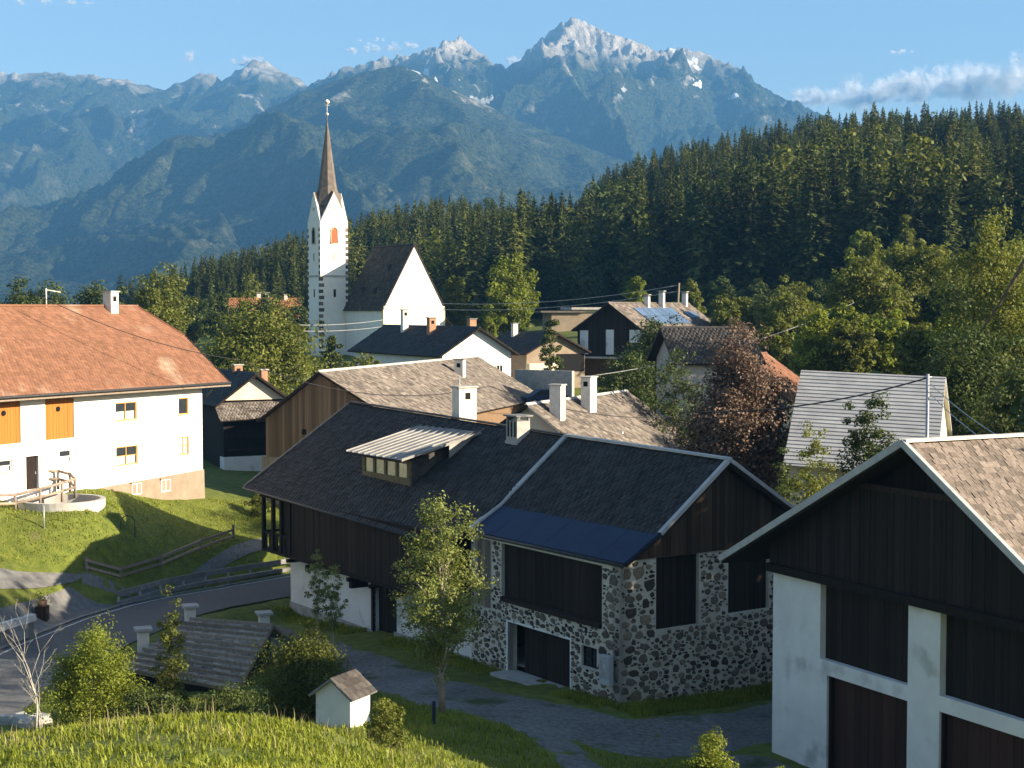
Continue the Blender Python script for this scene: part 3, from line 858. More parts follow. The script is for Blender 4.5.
def chimney(parent, x, y, zb, zt, sx, sy, mat='chimney_white', cap='concrete', slots=False, hole=None, flash=True):
    mb = MB(); mb.box(x - sx / 2, x + sx / 2, y - sy / 2, y + sy / 2, zb, zt)
    o = mb.build('chimney', mat, parent)
    c = MB()
    if slots:
        for dx in (-1, 1):
            for dy in (-1, 1):
                c.box(x + dx * (sx / 2 - .05) - .05, x + dx * (sx / 2 - .05) + .05, y + dy * (sy / 2 - .05) - .05, y + dy * (sy / 2 - .05) + .05, zt, zt + .22)
        c.box(x - sx / 2 - .12, x + sx / 2 + .12, y - sy / 2 - .12, y + sy / 2 + .12, zt + .22, zt + .30)
    else:
        c.box(x - sx / 2 - .09, x + sx / 2 + .09, y - sy / 2 - .09, y + sy / 2 + .09, zt, zt + .09)
    c.build('cap', cap, o)
    if hole == 'y':
        h = MB(); h.box(x - .17, x + .17, y - sy / 2 - .012, y - sy / 2 + .05, zt - .65, zt - .28); h.build('vent', 'black', o)
    if flash:
        f = MB(); f.box(x - sx / 2 - .05, x + sx / 2 + .05, y - sy / 2 - .05, y + sy / 2 + .05, zb, zb + (zt - zb) * .18); f.build('flashing', 'concrete', o)
    return o


def gable_roof(root, W, L, zl, zr, xr, zt, ov_e, ov_g, mat, row=.32, wid=.3, t=.16, seed=1, trim='wood_dark', ridge_mat=None, zt2=None, lift=.035, ov_g2=None, name='shingles'):
    """zl, zr: height of the wall tops left (x=0) and right (x=W); ridge at x=xr, height zt (front), zt2 (back)"""
    zt2 = zt if zt2 is None else zt2
    g2 = ov_g if ov_g2 is None else ov_g2
    sl = (zt - zl) / xr; sr = (zt - zr) / (W - xr)
    roof = None
    mb = MB()
    y0, y1 = -ov_g, L + g2
    A = [(-ov_e, y0, zl - sl * ov_e), (-ov_e, y1, zl - sl * ov_e + (zt2 - zt)), (xr, y1, zt2), (xr, y0, zt)]
    B = [(W + ov_e, y0, zr - sr * ov_e), (W + ov_e, y1, zr - sr * ov_e + (zt2 - zt)), (xr, y1, zt2), (xr, y0, zt)]
    dz = Vector((0, 0, .04))
    slab(mb, *[Vector(p) + dz for p in A], t); slab(mb, *[Vector(p) + dz for p in B], t)
    roof = mb.build('roof', trim, root)
    up = Vector((0, 0, .045))
    courses(*[Vector(p) + up for p in A], row, wid, name, mat, roof, seed=seed, lift=lift)
    courses(*[Vector(p) + up for p in B], row, wid, name, mat, roof, seed=seed + 50, lift=lift)
    rc = MB()
    rc.prism([(xr - .16, y0 - .02, zt + .0), (xr, y0 - .02, zt + .16), (xr + .16, y0 - .02, zt + .0)], (0, y1 - y0 + .04, zt2 - zt))
    rc.build('ridge_cap', ridge_mat or mat, roof)
    return roof, A, B


def house(name, label, cat, loc, rot, W, L, z0, zl, zr, xr, zt, wall='plaster_white', roof='roof_dark', ov_e=.6, ov_g=.6, gable=None, seed=1, row=.34, wid=.32, ridge_mat=None, trim='wood_dark'):
    root = thing(name, label, cat, loc, rot)
    mb = MB()
    mb.prism([(0, 0, z0), (W, 0, z0), (W, 0, zr), (xr, 0, zt), (0, 0, zl)], (0, L, 0))
    mb.build('wall', wall, root)
    rf, A, B = gable_roof(root, W, L, zl, zr, xr, zt + .1, ov_e, ov_g, roof, row, wid, seed=seed, ridge_mat=ridge_mat, trim=trim)
    if gable:
        Wf = Wall((0, 0, 0), (1, 0, 0), (0, -1, 0))
        zb = min(zl, zr)

        def top(u):
            return (zl + (zt - zl) * u / xr if u < xr else zr + (zt - zr) * (W - u) / (W - xr)) - .02
        planks_u(Wf, root, 0, W, gable[1] if len(gable) > 1 else zb, 99, gable[0], .26, 0.003, .05, top, seed=seed)
    return root, rf


def flat_windows(root, spots, W, frame='frame_white', pane='glass'):
    for (a, b, c, d) in spots:
        window(W, root, a, b, c, d, frame, pane, d=0.0, n=2 if b - a > .7 else 1)


# ---- foreground stone barn
BX, BY = 4.49, 63.3
A34 = R(34)
barn = thing('stone_barn', 'rubble stone barn with dark shingle roof, blue lower sheet and boarded openings', 'barn', (BX, BY, 0), A34)
BL, BW = 11.5, 12.0
RXB = 5.5
wl_side = Wall((0, BL, 0), (0, -1, 0), (-1, 0, 0))      # u = BL - y
wl_gab = Wall((0, 0, 0), (1, 0, 0), (0, -1, 0))
side_holes = [(BL - 8.9, BL - 1.25, 3.0, 5.65), (BL - 8.35, BL - 3.5, -0.3, 2.1), (BL - 2.7, BL - 1.6, 1.15, 2.05), (BL - 11.2, BL - 9.75, 2.4, 5.65)]
gab_holes = [(1.9, 4.27, 2.9, 5.98), (5.95, 8.35, 3.15, 5.98), (10, 11.2, 3.2, 5.98)]
mb = MB()
wl_side.holed(mb, 0, BL, -1.2, 5.75, side_holes, .5)
wl_gab.holed(mb, 0, BW, -1.2, 6.0, gab_holes, .5)
mb.face([(BW, 0, -1.2), (BW, BL, -1.2), (BW, BL, 5.75), (BW, 0, 5.75)])
mb.face([(0.5, 0.5, 0), (BW, 0.5, 0), (BW, BL, 0), (0.5, BL, 0)])
bwall = mb.build('wall', 'mortar', barn)
# stones set in the mortar: the largest are parts, the small fill is one joined piece
_stone_me = []
for k in range(9):
    g = random.Random(k + 11)
    m_ = MB(); nn = g.choice((5, 6, 6, 7))
    ring0, ring1, ring2 = [], [], []
    for i in range(nn):
        th = 2 * math.pi * (i + g.uniform(-.22, .22)) / nn
        r0 = g.uniform(.9, 1.2) / max(abs(math.cos(th)), abs(math.sin(th)), .74) * .92
        hh_ = g.uniform(.6, .85)
        ring0.append((math.cos(th) * r0, math.sin(th) * r0, -.4)); ring1.append((math.cos(th) * r0 * .94, math.sin(th) * r0 * .94, hh_ * .6)); ring2.append((math.cos(th) * r0 * .72, math.sin(th) * r0 * .72, hh_ + .2 * g.random()))
    for i in range(nn):
        j = (i + 1) % nn
        m_.face([ring0[i], ring0[j], ring1[j], ring1[i]]); m_.face([ring1[i], ring1[j], ring2[j], ring2[i]])
    m_.face(ring2)
    _stone_me.append(m_.mesh('stone'))


def stones(W, u0, u1, z0, z1, holes, n_try, seed, budget):
    g = random.Random(seed)
    placed = []
    def free(u, z, a, b, pad=.02):
        if u - a < u0 or u + a > u1 or z - b < z0 or z + b > z1: return False
        for h in holes:
            if u + a > h[0] - pad and u - a < h[1] + pad and z + b > h[2] - pad and z - b < h[3] + pad: return False
        for (pu, pz, pa, pb) in placed:
            if abs(pu - u) < (pa + a) * .98 and abs(pz - z) < (pb + b) * .98 and ((pu - u) / (pa + a)) ** 2 + ((pz - z) / (pb + b)) ** 2 < 1.12: return False
        return True
    for i in range(n_try):
        s = 1 - i / n_try
        a = (.055 + .15 * s ** 1.7) * g.uniform(.8, 1.2)
        b = a * g.uniform(.45, .85)
        u, z = g.uniform(u0, u1), g.uniform(z0, z1)
        if (u > BL - 1.3 if W is wl_side else u < 1.9) and s > .45:
            a *= 1.45; b *= 1.6
        if free(u, z, a, b): placed.append((u, z, a, b))
    placed.sort(key=lambda q: -q[2] * q[3])
    rest = MB()
    for k, (u, z, a, b) in enumerate(placed):
        me0 = _stone_me[g.randrange(9)]
        # local frame of the stone: x along wall, y up, z outward
        rot = Matrix((W.u, Vector((0, 0, 1)), W.n)).transposed().to_4x4() @ Matrix.Rotation(g.uniform(-.25, .25), 4, 'Z')
        dep = .03 + .04 * g.random()
        if k < budget:
            tan = g.random() < .4
            me = shared(('stone', me0.name, tan), lambda: me0.copy())
            o = link('stone', me, 'stone_tan' if tan else 'stone', bwall)
            o.matrix_local = Matrix.Translation(W.p(u, z, 0)) @ rot @ Matrix.Diagonal((a, b, dep, 1))
        else:
            Mx = Matrix.Translation(W.p(u, z, 0)) @ rot @ Matrix.Diagonal((a, b, dep, 1))
            t = g.uniform(-1, 1)
            base = len(rest.v)
            rest.v.extend([tuple(Mx @ v.co) for v in me0.vertices])
            for p in me0.polygons:
                rest.f.append(tuple(base + i for i in p.vertices)); rest.t.append(t); rest.sm.append(False)
    rest.build('small_stones', 'stone', bwall, kind='stuff')


# hole lists of one face padded so that stones stay on the masonry
stones(wl_side, 0.05, BL - .02, -.6, 5.7, side_holes, 6500, 5, 120)
stones(wl_gab, 0.02, 11.9, -.6, 5.95, gab_holes, 6500, 6, 175)
# boarded openings
Wb = Wall((.22, BL, 0), (0, -1, 0), (-1, 0, 0))
planks_u(Wb, barn, BL - 8.9, BL - 1.25, 3.0, 5.65, 'wood_black', .28, seed=1)
planks_u(Wb, barn, BL - 11.2, BL - 9.75, 2.4, 5.65, 'wood_weather', .2, seed=2)
bar('sill_beam', 'wood_black', barn, -.12, .2, 1.3, 8.85, 2.98, 3.2)
Wg = Wall((0, .22, 0), (1, 0, 0), (0, -1, 0))
for h in gab_holes:
    planks_u(Wg, barn, h[0], h[1], h[2], h[3], 'wood_black', .26, seed=int(h[0] * 10))
# gable boards
Wt = Wall((0, -.02, 0), (1, 0, 0), (0, -1, 0))


def barn_top(u):
    zz = (7.03 + (u - 1.7) * (9.9 - 7.03) / (RXB - 1.7)) if u < RXB else 9.9 - (u - RXB) * .62
    return zz - .16


planks_u(Wt, barn, .3, 11.7, 6.0, 99, 'wood_gable', .24, 0.0, .05, barn_top, seed=9)
# doorway of the ground floor: plaster lining, dark door leaf, threshold
d = MB(); wl_side.box(d, BL - 8.35 - .12, BL - 8.35, -.3, 2.2, -.3, .03); wl_side.box(d, BL - 3.5, BL - 3.4, -.3, 2.2, -.3, .03); wl_side.box(d, BL - 8.35, BL - 3.5, 2.1, 2.2, -.3, .032)
d.build('door_frame', 'plaster_old', barn)
planks_u(Wall((.45, BL, 0), (0, -1, 0), (-1, 0, 0)), barn, BL - 7.6, BL - 3.5, -.3, 2.1, 'wood_black', .3, seed=12, name='door_board')
bar('ramp', 'concrete', barn, -.9, .4, 3.4, 8.5, -.5, -.18)
window(wl_side, barn, BL - 2.7, BL - 1.6, 1.15, 2.05, 'wood_black', 'glass', -.2, 2, 2)
cb = MB(); wl_side.box(cb, BL - 1.02, BL - .32, .75, 1.98, .1, .32)
cbo = cb.build('meter_cabinet', 'cabinet', barn)
cb = MB(); wl_side.box(cb, BL - .98, BL - .36, 1.02, 1.92, .322, .335); cb.build('cabinet_door', 'steel', cbo)
cb = MB(); wl_side.box(cb, BL - .72, BL - .62, 1.4, 1.62, .336, .34); cb.build('notice', 'paint_white', cbo)
# roof: upper slope, blue lower sheet, trims
y0, y1 = -.5, BL
mb = MB()
up_f = [(1.7, y0, 7.03), (1.7, y1, 6.99), (RXB + .1, y1, 10.13), (RXB, y0, 9.92)]
up_b = [(12.6, y0, 5.5), (12.6, y1, 5.5), (RXB + .1, y1, 10.13), (RXB, y0, 9.92)]
ap = [(-.12, y0, 5.96), (-.12, y1, 5.92), (1.7, y1, 6.99), (1.7, y0, 7.03)]
slab(mb, *up_f, .2); slab(mb, *up_b, .2); slab(mb, *ap, .14)
broof = mb.build('roof', 'wood_black', barn)
courses(*[Vector(p) + Vector((0, 0, .01)) for p in up_f], .33, .34, 'shingles', 'roof_dark', broof, seed=3)
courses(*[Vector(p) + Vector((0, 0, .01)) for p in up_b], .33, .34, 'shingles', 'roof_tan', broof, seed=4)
n_sheet = 6
for i in range(n_sheet):                                # blue sheets, each with a raised edge
    a, b = i / n_sheet, (i + 1) / n_sheet - .001
    P = [Vector(ap[0]).lerp(Vector(ap[1]), a), Vector(ap[0]).lerp(Vector(ap[1]), b), Vector(ap[3]).lerp(Vector(ap[2]), b), Vector(ap[3]).lerp(Vector(ap[2]), a)]
    up = Vector((-.5, 0, .86)) * (.02 + .003 * (i % 2))
    q = MB(); slab(q, *[p + up + Vector((0, 0, .012)) for p in P], .015)
    q.build('roof_sheet', 'metal_blue', broof)


def strip_between(P, Q, w, h, name, mat, parent, off=(0, 0, .06)):
    P, Q, off = Vector(P) + Vector(off), Vector(Q) + Vector(off), Vector((0, 0, 0))
    dd = (Q - P).normalized(); s_ = Vector((0, 0, 1)).cross(dd)
    s_ = s_.normalized() if s_.length > .1 else Vector((1, 0, 0))
    u_ = dd.cross(s_).normalized()
    q = MB()
    q.prism([P - s_ * w / 2 - u_ * h / 2, P + s_ * w / 2 - u_ * h / 2, P + s_ * w / 2 + u_ * h / 2, P - s_ * w / 2 + u_ * h / 2], Q - P)
    return q.build(name, mat, parent)


strip_between(up_f[0], up_f[3], .22, .16, 'verge_trim', 'trim_grey', broof)
strip_between(ap[0], ap[3], .08, .14, 'verge_trim', 'metal_blue', broof)
strip_between(up_f[1], up_f[2], .30, .16, 'verge_trim', 'trim_grey', broof)
strip_between(ap[1], ap[2], .30, .16, 'verge_trim', 'trim_grey', broof)
strip_between(up_b[0], up_b[3], .22, .16, 'verge_trim', 'trim_grey', broof)
strip_between(up_f[3], up_f[2], .34, .10, 'ridge_cap', 'trim_grey', broof, (0, 0, .1))
gt = MB(); gt.tube([(-.24, y0, 5.9), (-.24, y1, 5.86)], .08, 8); gt.build('gutter', 'iron', broof)

# ---- house joined to the barn
hl0 = Vector((BX, BY, 0)) + Vector((-math.sin(A34), math.cos(A34), 0)) * BL
farm = thing('timber_farmhouse', 'dark timber farmhouse with gallery over white ground floor and long shingle roof with dormer', 'house', hl0, A34)
HL = 23.4                                                # to the roof end (local y from the barn)
HWL = 19.6                                               # length of the masonry floor
wf = Wall((0, HWL, 0), (0, -1, 0), (-1, 0, 0))           # u = HWL - y
dy0, dy1 = 7.4, 9.6
mb = MB()
wf.holed(mb, 0, HWL, -2.2, 2.45, [(HWL - dy1, HWL - dy0, -.75, 2.0)], .4)
mb.face([(0, HWL, -2.2), (12, HWL, -2.2), (12, HWL, 2.45), (0, HWL, 2.45)])
mb.face([(12, 0, -2.2), (12, HWL, -2.2), (12, HWL, 2.45), (12, 0, 2.45)])
mb.build('wall', 'plaster_old', farm)
pl = MB(); wf.box(pl, 0.0, HWL - dy1 - .05, -2.2, -.55, 0.002, .07); wf.box(pl, HWL - dy0 + .05, HWL - .2, -2.2, -.2, 0.002, .07)
pl.build('plinth', 'plaster_grey', farm)
dr = MB(); wf.box(dr, HWL - dy1 - .22, HWL - dy1, -.75, 2.2, -.1, .05); wf.box(dr, HWL - dy0, HWL - dy0 + .22, -.75, 2.2, -.1, .05); wf.box(dr, HWL - dy1, HWL - dy0, 2.0, 2.24, -.1, .052)
dr.build('door_frame', 'wood_black', farm)
planks_u(Wall((.34, HWL, 0), (0, -1, 0), (-1, 0, 0)), farm, HWL - dy1, HWL - dy0, -.75, 2.0, 'wood_black', .3, seed=22, name='door_board')
st = MB(); st.box(-1.1, .2, dy0 - .2, dy1 + .2, -1.2, -.72); st.box(-1.5, -1.1, dy0 - .2, dy1 + .2, -1.3, -.9)
st.build('doorstep', 'concrete_dark', farm)
# timber upper floor, its boarded front and the open gallery at the far end
core = MB(); core.box(.05, 11.9, .05, 20.6, 2.45, 6.0); core.build('upper_wall', 'wood_black', farm)
Wu = Wall((-.85, 21.4, 0), (0, -1, 0), (-1, 0, 0))
fl = MB(); fl.box(-.95, 11.5, .1, 21.5, 2.28, 2.46); fl.build('gallery_floor', 'wood_black', farm)
planks_u(Wu, farm, 3.6, 21.2, 2.46, 5.45, 'wood_dark', .26, seed=31)
for i, yy in enumerate(np.linspace(.6, 17.6, 8)):
    piece('joist', 'wood_black', farm, -1.2, .0, yy - .11, yy + .11, 2.08, 2.277)
piece('corbel', 'wood_black', farm, -1.0, 0, dy0 - .9, dy0 - .6, 1.7, 2.277)
piece('corbel', 'wood_black', farm, -1.0, 0, dy1 + .6, dy1 + .9, 1.7, 2.277)
for yy in (17.75, 18.9, 20.0, 21.3):
    piece('post', 'wood_black', farm, -.98, -.78, yy - .11, yy + .11, 2.46, 5.75)
for yy in (21.3,):
    for xx in (1.6, 4.2, 7.0):
        piece('post', 'wood_black', farm, xx - .1, xx + .1, yy - .11, yy + .11, 2.46, 5.75)
piece('handrail', 'wood_black', farm, -.93, -.83, 17.8, 21.3, 3.35, 3.48)
piece('handrail', 'wood_black', farm, -.9, 7, 21.24, 21.34, 3.35, 3.48)
for i in range(7):
    piece('baluster', 'wood_black', farm, -.91, -.85, 18.0 + i * .48, 18.16 + i * .48, 2.46, 3.35)
piece('wall_plate', 'wood_black', farm, -1.0, -.76, .1, 21.6, 5.45, 5.68)
# roof
zr0, zr1 = 10.08, 10.62
A = [(-1.15, 0.04, 5.22), (-1.15, HL, 5.85), (6, HL, zr1), (5.9, 0.04, zr0)]
Bq = [(13.0, 0.04, 5.2), (13.0, HL, 5.6), (6, HL, zr1), (5.9, 0.04, zr0)]
mb = MB(); slab(mb, *A, .2); slab(mb, *Bq, .2)
froof = mb.build('roof', 'wood_black', farm)
courses(*[Vector(p) + Vector((0, 0, .012)) for p in A], .33, .34, 'shingles', 'roof_dark', froof, seed=13)
courses(*[Vector(p) + Vector((0, 0, .012)) for p in Bq], .33, .34, 'shingles', 'roof_dark', froof, seed=14)
strip_between(A[3], A[2], .3, .08, 'ridge_cap', 'roof_dark', froof, (0, 0, .1))
strip_between(A[1], A[2], .12, .2, 'verge_board', 'wood_weather', froof, (0, 0, .0))
gt = MB(); gt.tube([(-1.27, .1, 5.2), (-1.27, HL, 5.8)], .07, 8); gt.build('gutter', 'iron', froof)
gm = MB(); gm.prism([(0.3, 21.4, 5.5), (11.7, 21.4, 5.5), (6, 21.4, 10.1)], (0, .08, 0)); gm.build('gable', 'wood_dark', farm)


def za(x, y):                                            # height of the front slope
    t = y / HL
    e = 5.22 + .63 * t; r = zr0 + (zr1 - zr0) * t
    return e + (r - e) * (x + 1.15) / 7.1


# dormer
d0, d1 = 8.1, 13.3
xf = 1.35
zb = za(xf, 11)
mb = MB()
mb.prism([(xf + .12, d0, zb - .1), (5.0, d0, 9.55), (xf + .12, d0, 8.5)], (0, d1 - d0, 0))
dorm = mb.build('dormer', 'roof_slate', farm)
Wd = Wall((xf, d1, 0), (0, -1, 0), (-1, 0, 0))
dw = d1 - d0
fr = MB(); Wd.box(fr, 0, dw, zb - .05, zb + .35, -.12, .0); Wd.box(fr, 0, dw, 8.32, 8.5, -.12, 0)
for i in range(5):
    u = i * (dw - .3) / 4
    Wd.box(fr, u, u + (.3 if i in (0, 4) else .24), zb + .35, 8.32, -.12, .01)
fr.build('window_frame', 'frame_olive', dorm)
for i in range(4):
    u = i * (dw - .3) / 4
    q = MB(); Wd.box(q, u + .27, u + (dw - .3) / 4, zb + .35, 8.32, -.09, -.05); q.build('pane', 'pane_green', dorm)
dr_ = [(xf - .75, d1 + .45, 8.62), (xf - .75, d0 - .45, 8.62), (5.55, d0 - .9, 9.95), (5.55, d1 + .0, 9.98)]
q = MB(); slab(q, *dr_, .07); dro = q.build('dormer_roof', 'metal_roof', dorm)
for i in range(10):
    t = i / 9
    strip_between(Vector(dr_[0]).lerp(Vector(dr_[1]), t), Vector(dr_[0]).lerp(Vector(dr_[1]), t).lerp(Vector(dr_[3]).lerp(Vector(dr_[2]), t), .93), .05, .09, 'seam', 'metal_roof', dro, (0, 0, .03))
strip_between(dr_[0], dr_[1], .1, .12, 'dormer_gutter', 'wood_dark', dro, (0, 0, -.06))
fls = MB(); fls.prism([(3.4, d0 - .62, za(3.4, 9) + .03), (5.6, d0 - .62, za(5.6, 9) + .04), (5.6, d0 - .62, 9.92), (3.4, d0 - .62, 9.46)], (0, .05, 0)); fls.build('dormer_flashing', 'metal_roof', dorm)
c_ = chimney(farm, 7.0, 11.7, 8.9, 12.05, 1.15, .75, 'chimney_white', 'concrete', hole='y', flash=False)
c2 = chimney(farm, 5.35, 3.9, za(5.35, 3.9) - .3, 10.72, .8, 1.0, 'concrete', 'concrete_dark', slots=True)
for k in (-.3, 0, .3):
    q = MB(); q.box(4.935, 4.96, 3.9 + k - .07, 3.9 + k + .07, 9.9, 10.7); q.build('louvre', 'wood_black', c2)

# ---- garage barn at the right
GO = Vector((9.83, 57.52, -.3))
gar = thing('barn_garage', 'big barn with white pillars, dark boarded gable and lit shingle roof at the right edge', 'barn', GO, R(-62))
GW, GL = 15.8, 24.0
zt = 7.2
fr_ = Wall((0, 0, 0), (1, 0, 0), (0, -1, 0))
pil = [(0, 2.75), (7.3, 8.8), (13.2, 15.8)]
mb = MB()
holes = [(2.75, 7.3, 4.12, zt), (8.8, 13.2, 4.12, zt), (3.15, 7.3, -.6, 3.6), (8.8, 13.2, -.6, 3.6)]
fr_.holed(mb, 0, GW, -1.0, zt, holes, .45)
mb.face([(0, 0, -1), (0, GL, -1), (0, GL, zt), (0, 0, zt)]); mb.face([(GW, 0, -1), (GW, GL, -1), (GW, GL, zt), (GW, 0, zt)]); mb.face([(0, GL, -1), (GW, GL, -1), (GW, GL, zt), (0, GL, zt)])
mb.build('wall', 'plaster_old', gar)
Wq = Wall((0, .3, 0), (1, 0, 0), (0, -1, 0))
for h in holes[:2]:
    planks_u(Wq, gar, h[0], h[1], h[2], h[3], 'wood_black', .3, seed=int(h[0] * 7))
for h in holes[2:]:
    planks_u(Wq, gar, h[0], h[1], -.6, 3.6, 'wood_red', .34, seed=int(h[0] * 5), name='door_board')
    q = MB(); fr_.box(q, h[0], h[0] + .12, -.6, 3.6, -.29, -.1); q.build('door_post', 'wood_black', gar)
q = MB(); fr_.box(q, -.1, GW + .1, zt - .28, zt + .02, .003, .3); q.build('lintel_beam', 'wood_black', gar)
gx_, gzt = 7.85, 12.35
zL, zR = 7.1 + 2.2 * .53, 0


def gar_top(u):
    return (8.25 + .53 * (u - 0) if u < gx_ else gzt - .63 * (u - gx_)) - .14


planks_u(Wall((0, -.06, 0), (1, 0, 0), (0, -1, 0)), gar, -.1, GW, zt + .03, 10.6, 'wood_black', .27, 0, .05, gar_top, seed=77)
q = MB(); fr_.box(q, 4.6, 10.2, 10.55, 10.75, .02, .2); q.build('tie_beam', 'wood_dark', gar)
planks_u(Wall((0, .5, 0), (1, 0, 0), (0, -1, 0)), gar, 3, 12.2, 10.5, 99, 'wood_black', .3, 0, .05, gar_top, seed=78)
yv = -.85
Ag = [(-2.2, yv, 7.1), (-2.2, GL, 7.1), (gx_, GL, gzt), (gx_, yv, gzt)]
Bg = [(16.6, yv, gzt - .63 * (16.6 - gx_)), (16.6, GL, gzt - .63 * (16.6 - gx_)), (gx_, GL, gzt), (gx_, yv, gzt)]
mb = MB(); slab(mb, *Ag, .18); slab(mb, *Bg, .18)
groof = mb.build('roof', 'wood_black', gar)
courses(*[Vector(p) + Vector((0, 0, .012)) for p in Ag], .36, .34, 'shingles', 'roof_shingle', groof, seed=23)
# right slope: shingles one by one where they are near, the rest joined
nB = Vector((.63, 0, 1)).normalized(); dB = Vector((-1, 0, .63)).normalized()
Lb = (Vector(Bg[3]) - Vector(Bg[0])).length
g = random.Random(5)
sh = []
for k in range(4):
    q = MB(); h_ = g.uniform(.8, 1.2)
    q.prism([(-.5, -.5, 0), (.5, -.5, 0), (.5, .5, 0), (-.5, .5, 0)], (0, 0, h_))
    sh.append(q.mesh('shingle_piece'))
cand = []
rowh, colw = .29, .28
nr = int(Lb / rowh); nc = int((GL - yv) / colw)
for i in range(nr):
    for j in range(nc):
        yy = yv + (j + .5 + (.5 if i % 2 else 0) + g.uniform(-.07, .07)) * colw
        P = Vector(Bg[0]) + dB * ((i + .62) * rowh + g.uniform(-.03, .03)); P.y = yy
        cand.append((P, i, j))
rotB = Matrix((Vector((0, 1, 0)), dB, nB)).transposed().to_4x4()
GM = Matrix.Translation(GO) @ Matrix.Rotation(R(-62), 4, 'Z')


def vis_key(P):
    w = GM @ P - Vector((0, 0, CAM_Z))
    px = 512 + F_PX * w.x / w.y
    return (0 if px < 1030 else 1, w.length)


cand.sort(key=lambda q: vis_key(q[0]))
rest = MB()
for k, (P, i, j) in enumerate(cand):
    tilt = Matrix.Rotation(g.uniform(.045, .085), 4, 'X') @ Matrix.Rotation(g.uniform(-.05, .05), 4, 'Z') @ Matrix.Rotation(g.uniform(-.025, .025), 4, 'Y')
    Mx = Matrix.Translation(P + nB * .03) @ rotB @ tilt @ Matrix.Diagonal((colw * g.uniform(.86, .99), rowh * 1.25, .028, 1))
    if k < 300:
        o = link('shingle', sh[g.randrange(4)], 'roof_shingle', groof)
        o.matrix_local = Mx
    else:
        b = len(rest.v); me0 = sh[g.randrange(4)]; t = g.uniform(-1, 1)
        rest.v.extend([tuple(Mx @ v.co) for v in me0.vertices])
        for p in me0.polygons:
            rest.f.append(tuple(b + q for q in p.vertices)); rest.t.append(t); rest.sm.append(False)
rest.build('shingles', 'roof_shingle', groof, kind='stuff')
strip_between(Ag[0], Ag[3], .14, .24, 'verge_board', 'trim_grey', groof, (0, 0, .02))
strip_between(Bg[0], Bg[3], .16, .22, 'verge_board', 'trim_grey', groof, (0, 0, .02))
strip_between(Ag[3], Ag[2], .36, .1, 'ridge_cap', 'chimney_white', groof, (0, 0, .08))

# ---- white farmhouse at the left
WO = Vector((-21.77, 108.0, 3.24))
wh = thing('white_farmhouse', 'long white plastered farmhouse with orange tile roof and orange loft doors', 'house', WO, R(62))
wfr = Wall((0, 0, 0), (1, 0, 0), (0, -1, 0))
XW = -27.0
wins = [(-8.75, -6.7, 5.9, 7.1), (-2.5, -1.45, 5.95, 7.1), (-8.72, -6.66, 2.95, 4.2), (-2.48, -1.46, 3.15, 4.4), (-7.35, -6.4, .9, 1.68), (-4.45, -3.5, .8, 1.65), (-13.8, -12.75, 3.55, 4.4), (-18.9, -17.72, 3.45, 4.2), (-24.3, -23.2, 3.5, 4.3)]
loft = [(-14.95, -12.5, 5.12, 7.66), (-19.4, -16.98, 5.12, 7.72), (-24.5, -22, 5.12, 7.72)]
door = (-16.6, -15.56, 2.2, 4.25)
mb = MB()
wfr.holed(mb, XW, 0, -1.5, 7.95, wins + loft + [door], .3)
mb.prism([(0, 0.001, -1.5), (0, 11, -1.5), (0, 11, 7.95), (0, 8.2, 10.9), (0, 2.8, 10.9), (0, 0.001, 7.95)], (-.3, 0, 0))
mb.face([(XW, 0, -1.5), (XW, 11, -1.5), (XW, 11, 7.95), (XW, 5.5, 13), (XW, 0, 7.95)]); mb.face([(XW, 11, -1.5), (0, 11, -1.5), (0, 11, 7.95), (XW, 11, 7.95)])
mb.build('wall', 'plaster_white', wh)
# battered tan base course at the downhill end
q = MB()
q.prism([(-10.5, -.02, 1.7), (0.0, -.02, 1.95), (0.0, -.10, -1.5), (-10.5, -.10, -1.5)], (0, -.02, 0))
q.prism([(.01, -.1, -1.5), (.01, 4, -1.5), (.01, 4, 1.9), (.01, -.02, 1.95)], (.12, 0, 0))
qo = q.build('base_course', 'plaster_tan', wh)
for i, (a, b, c, d) in enumerate(wins):
    if i in (4, 5):
        window(wfr, wh, a, b, c, d, 'frame_white', 'glass', .0, 2, sill=None)
        q = MB(); wfr.box(q, a - .1, b + .1, d, d + .1, .0, .14); q.build('lintel', 'plaster_tan', wh)
        continue
    window(wfr, wh, a, b, c, d, 'frame_ochre' if i < 4 else 'frame_white', 'glass' if i != 3 else 'curtain', -.16, 2 if b - a > 1.2 or i == 3 else 1, 1 if i < 2 else 2, curtain=i in (0, 2, 6, 7))
q = MB(); wfr.box(q, -9.35, -8.8, 5.9, 7.1, .01, .06); q.build('shutter', 'frame_white', wh)
for (a, b, c, d) in loft:
    planks_u(Wall((0, .12, 0), (1, 0, 0), (0, -1, 0)), wh, a, b, c, d, 'wood_orange', .25, 0, .05, name='loft_board', seed=int(-a))
    m_ = (a + b) / 2 - .1
    q = MB(); q.tube([wfr.p(m_, 7.0, -.06), wfr.p(m_, 7.0, .0)], .16, 10); q.build('vent_hole', 'black', wh)
a, b, c, d = door
q = MB(); wfr.box(q, a, b, c, d, -.27, -.2); dd = q.build('door', 'wood_dark', wh)
q = MB(); wfr.box(q, b - .16, b - .11, 3.1, 3.25, -.2, -.14); q.build('handle', 'steel', dd)
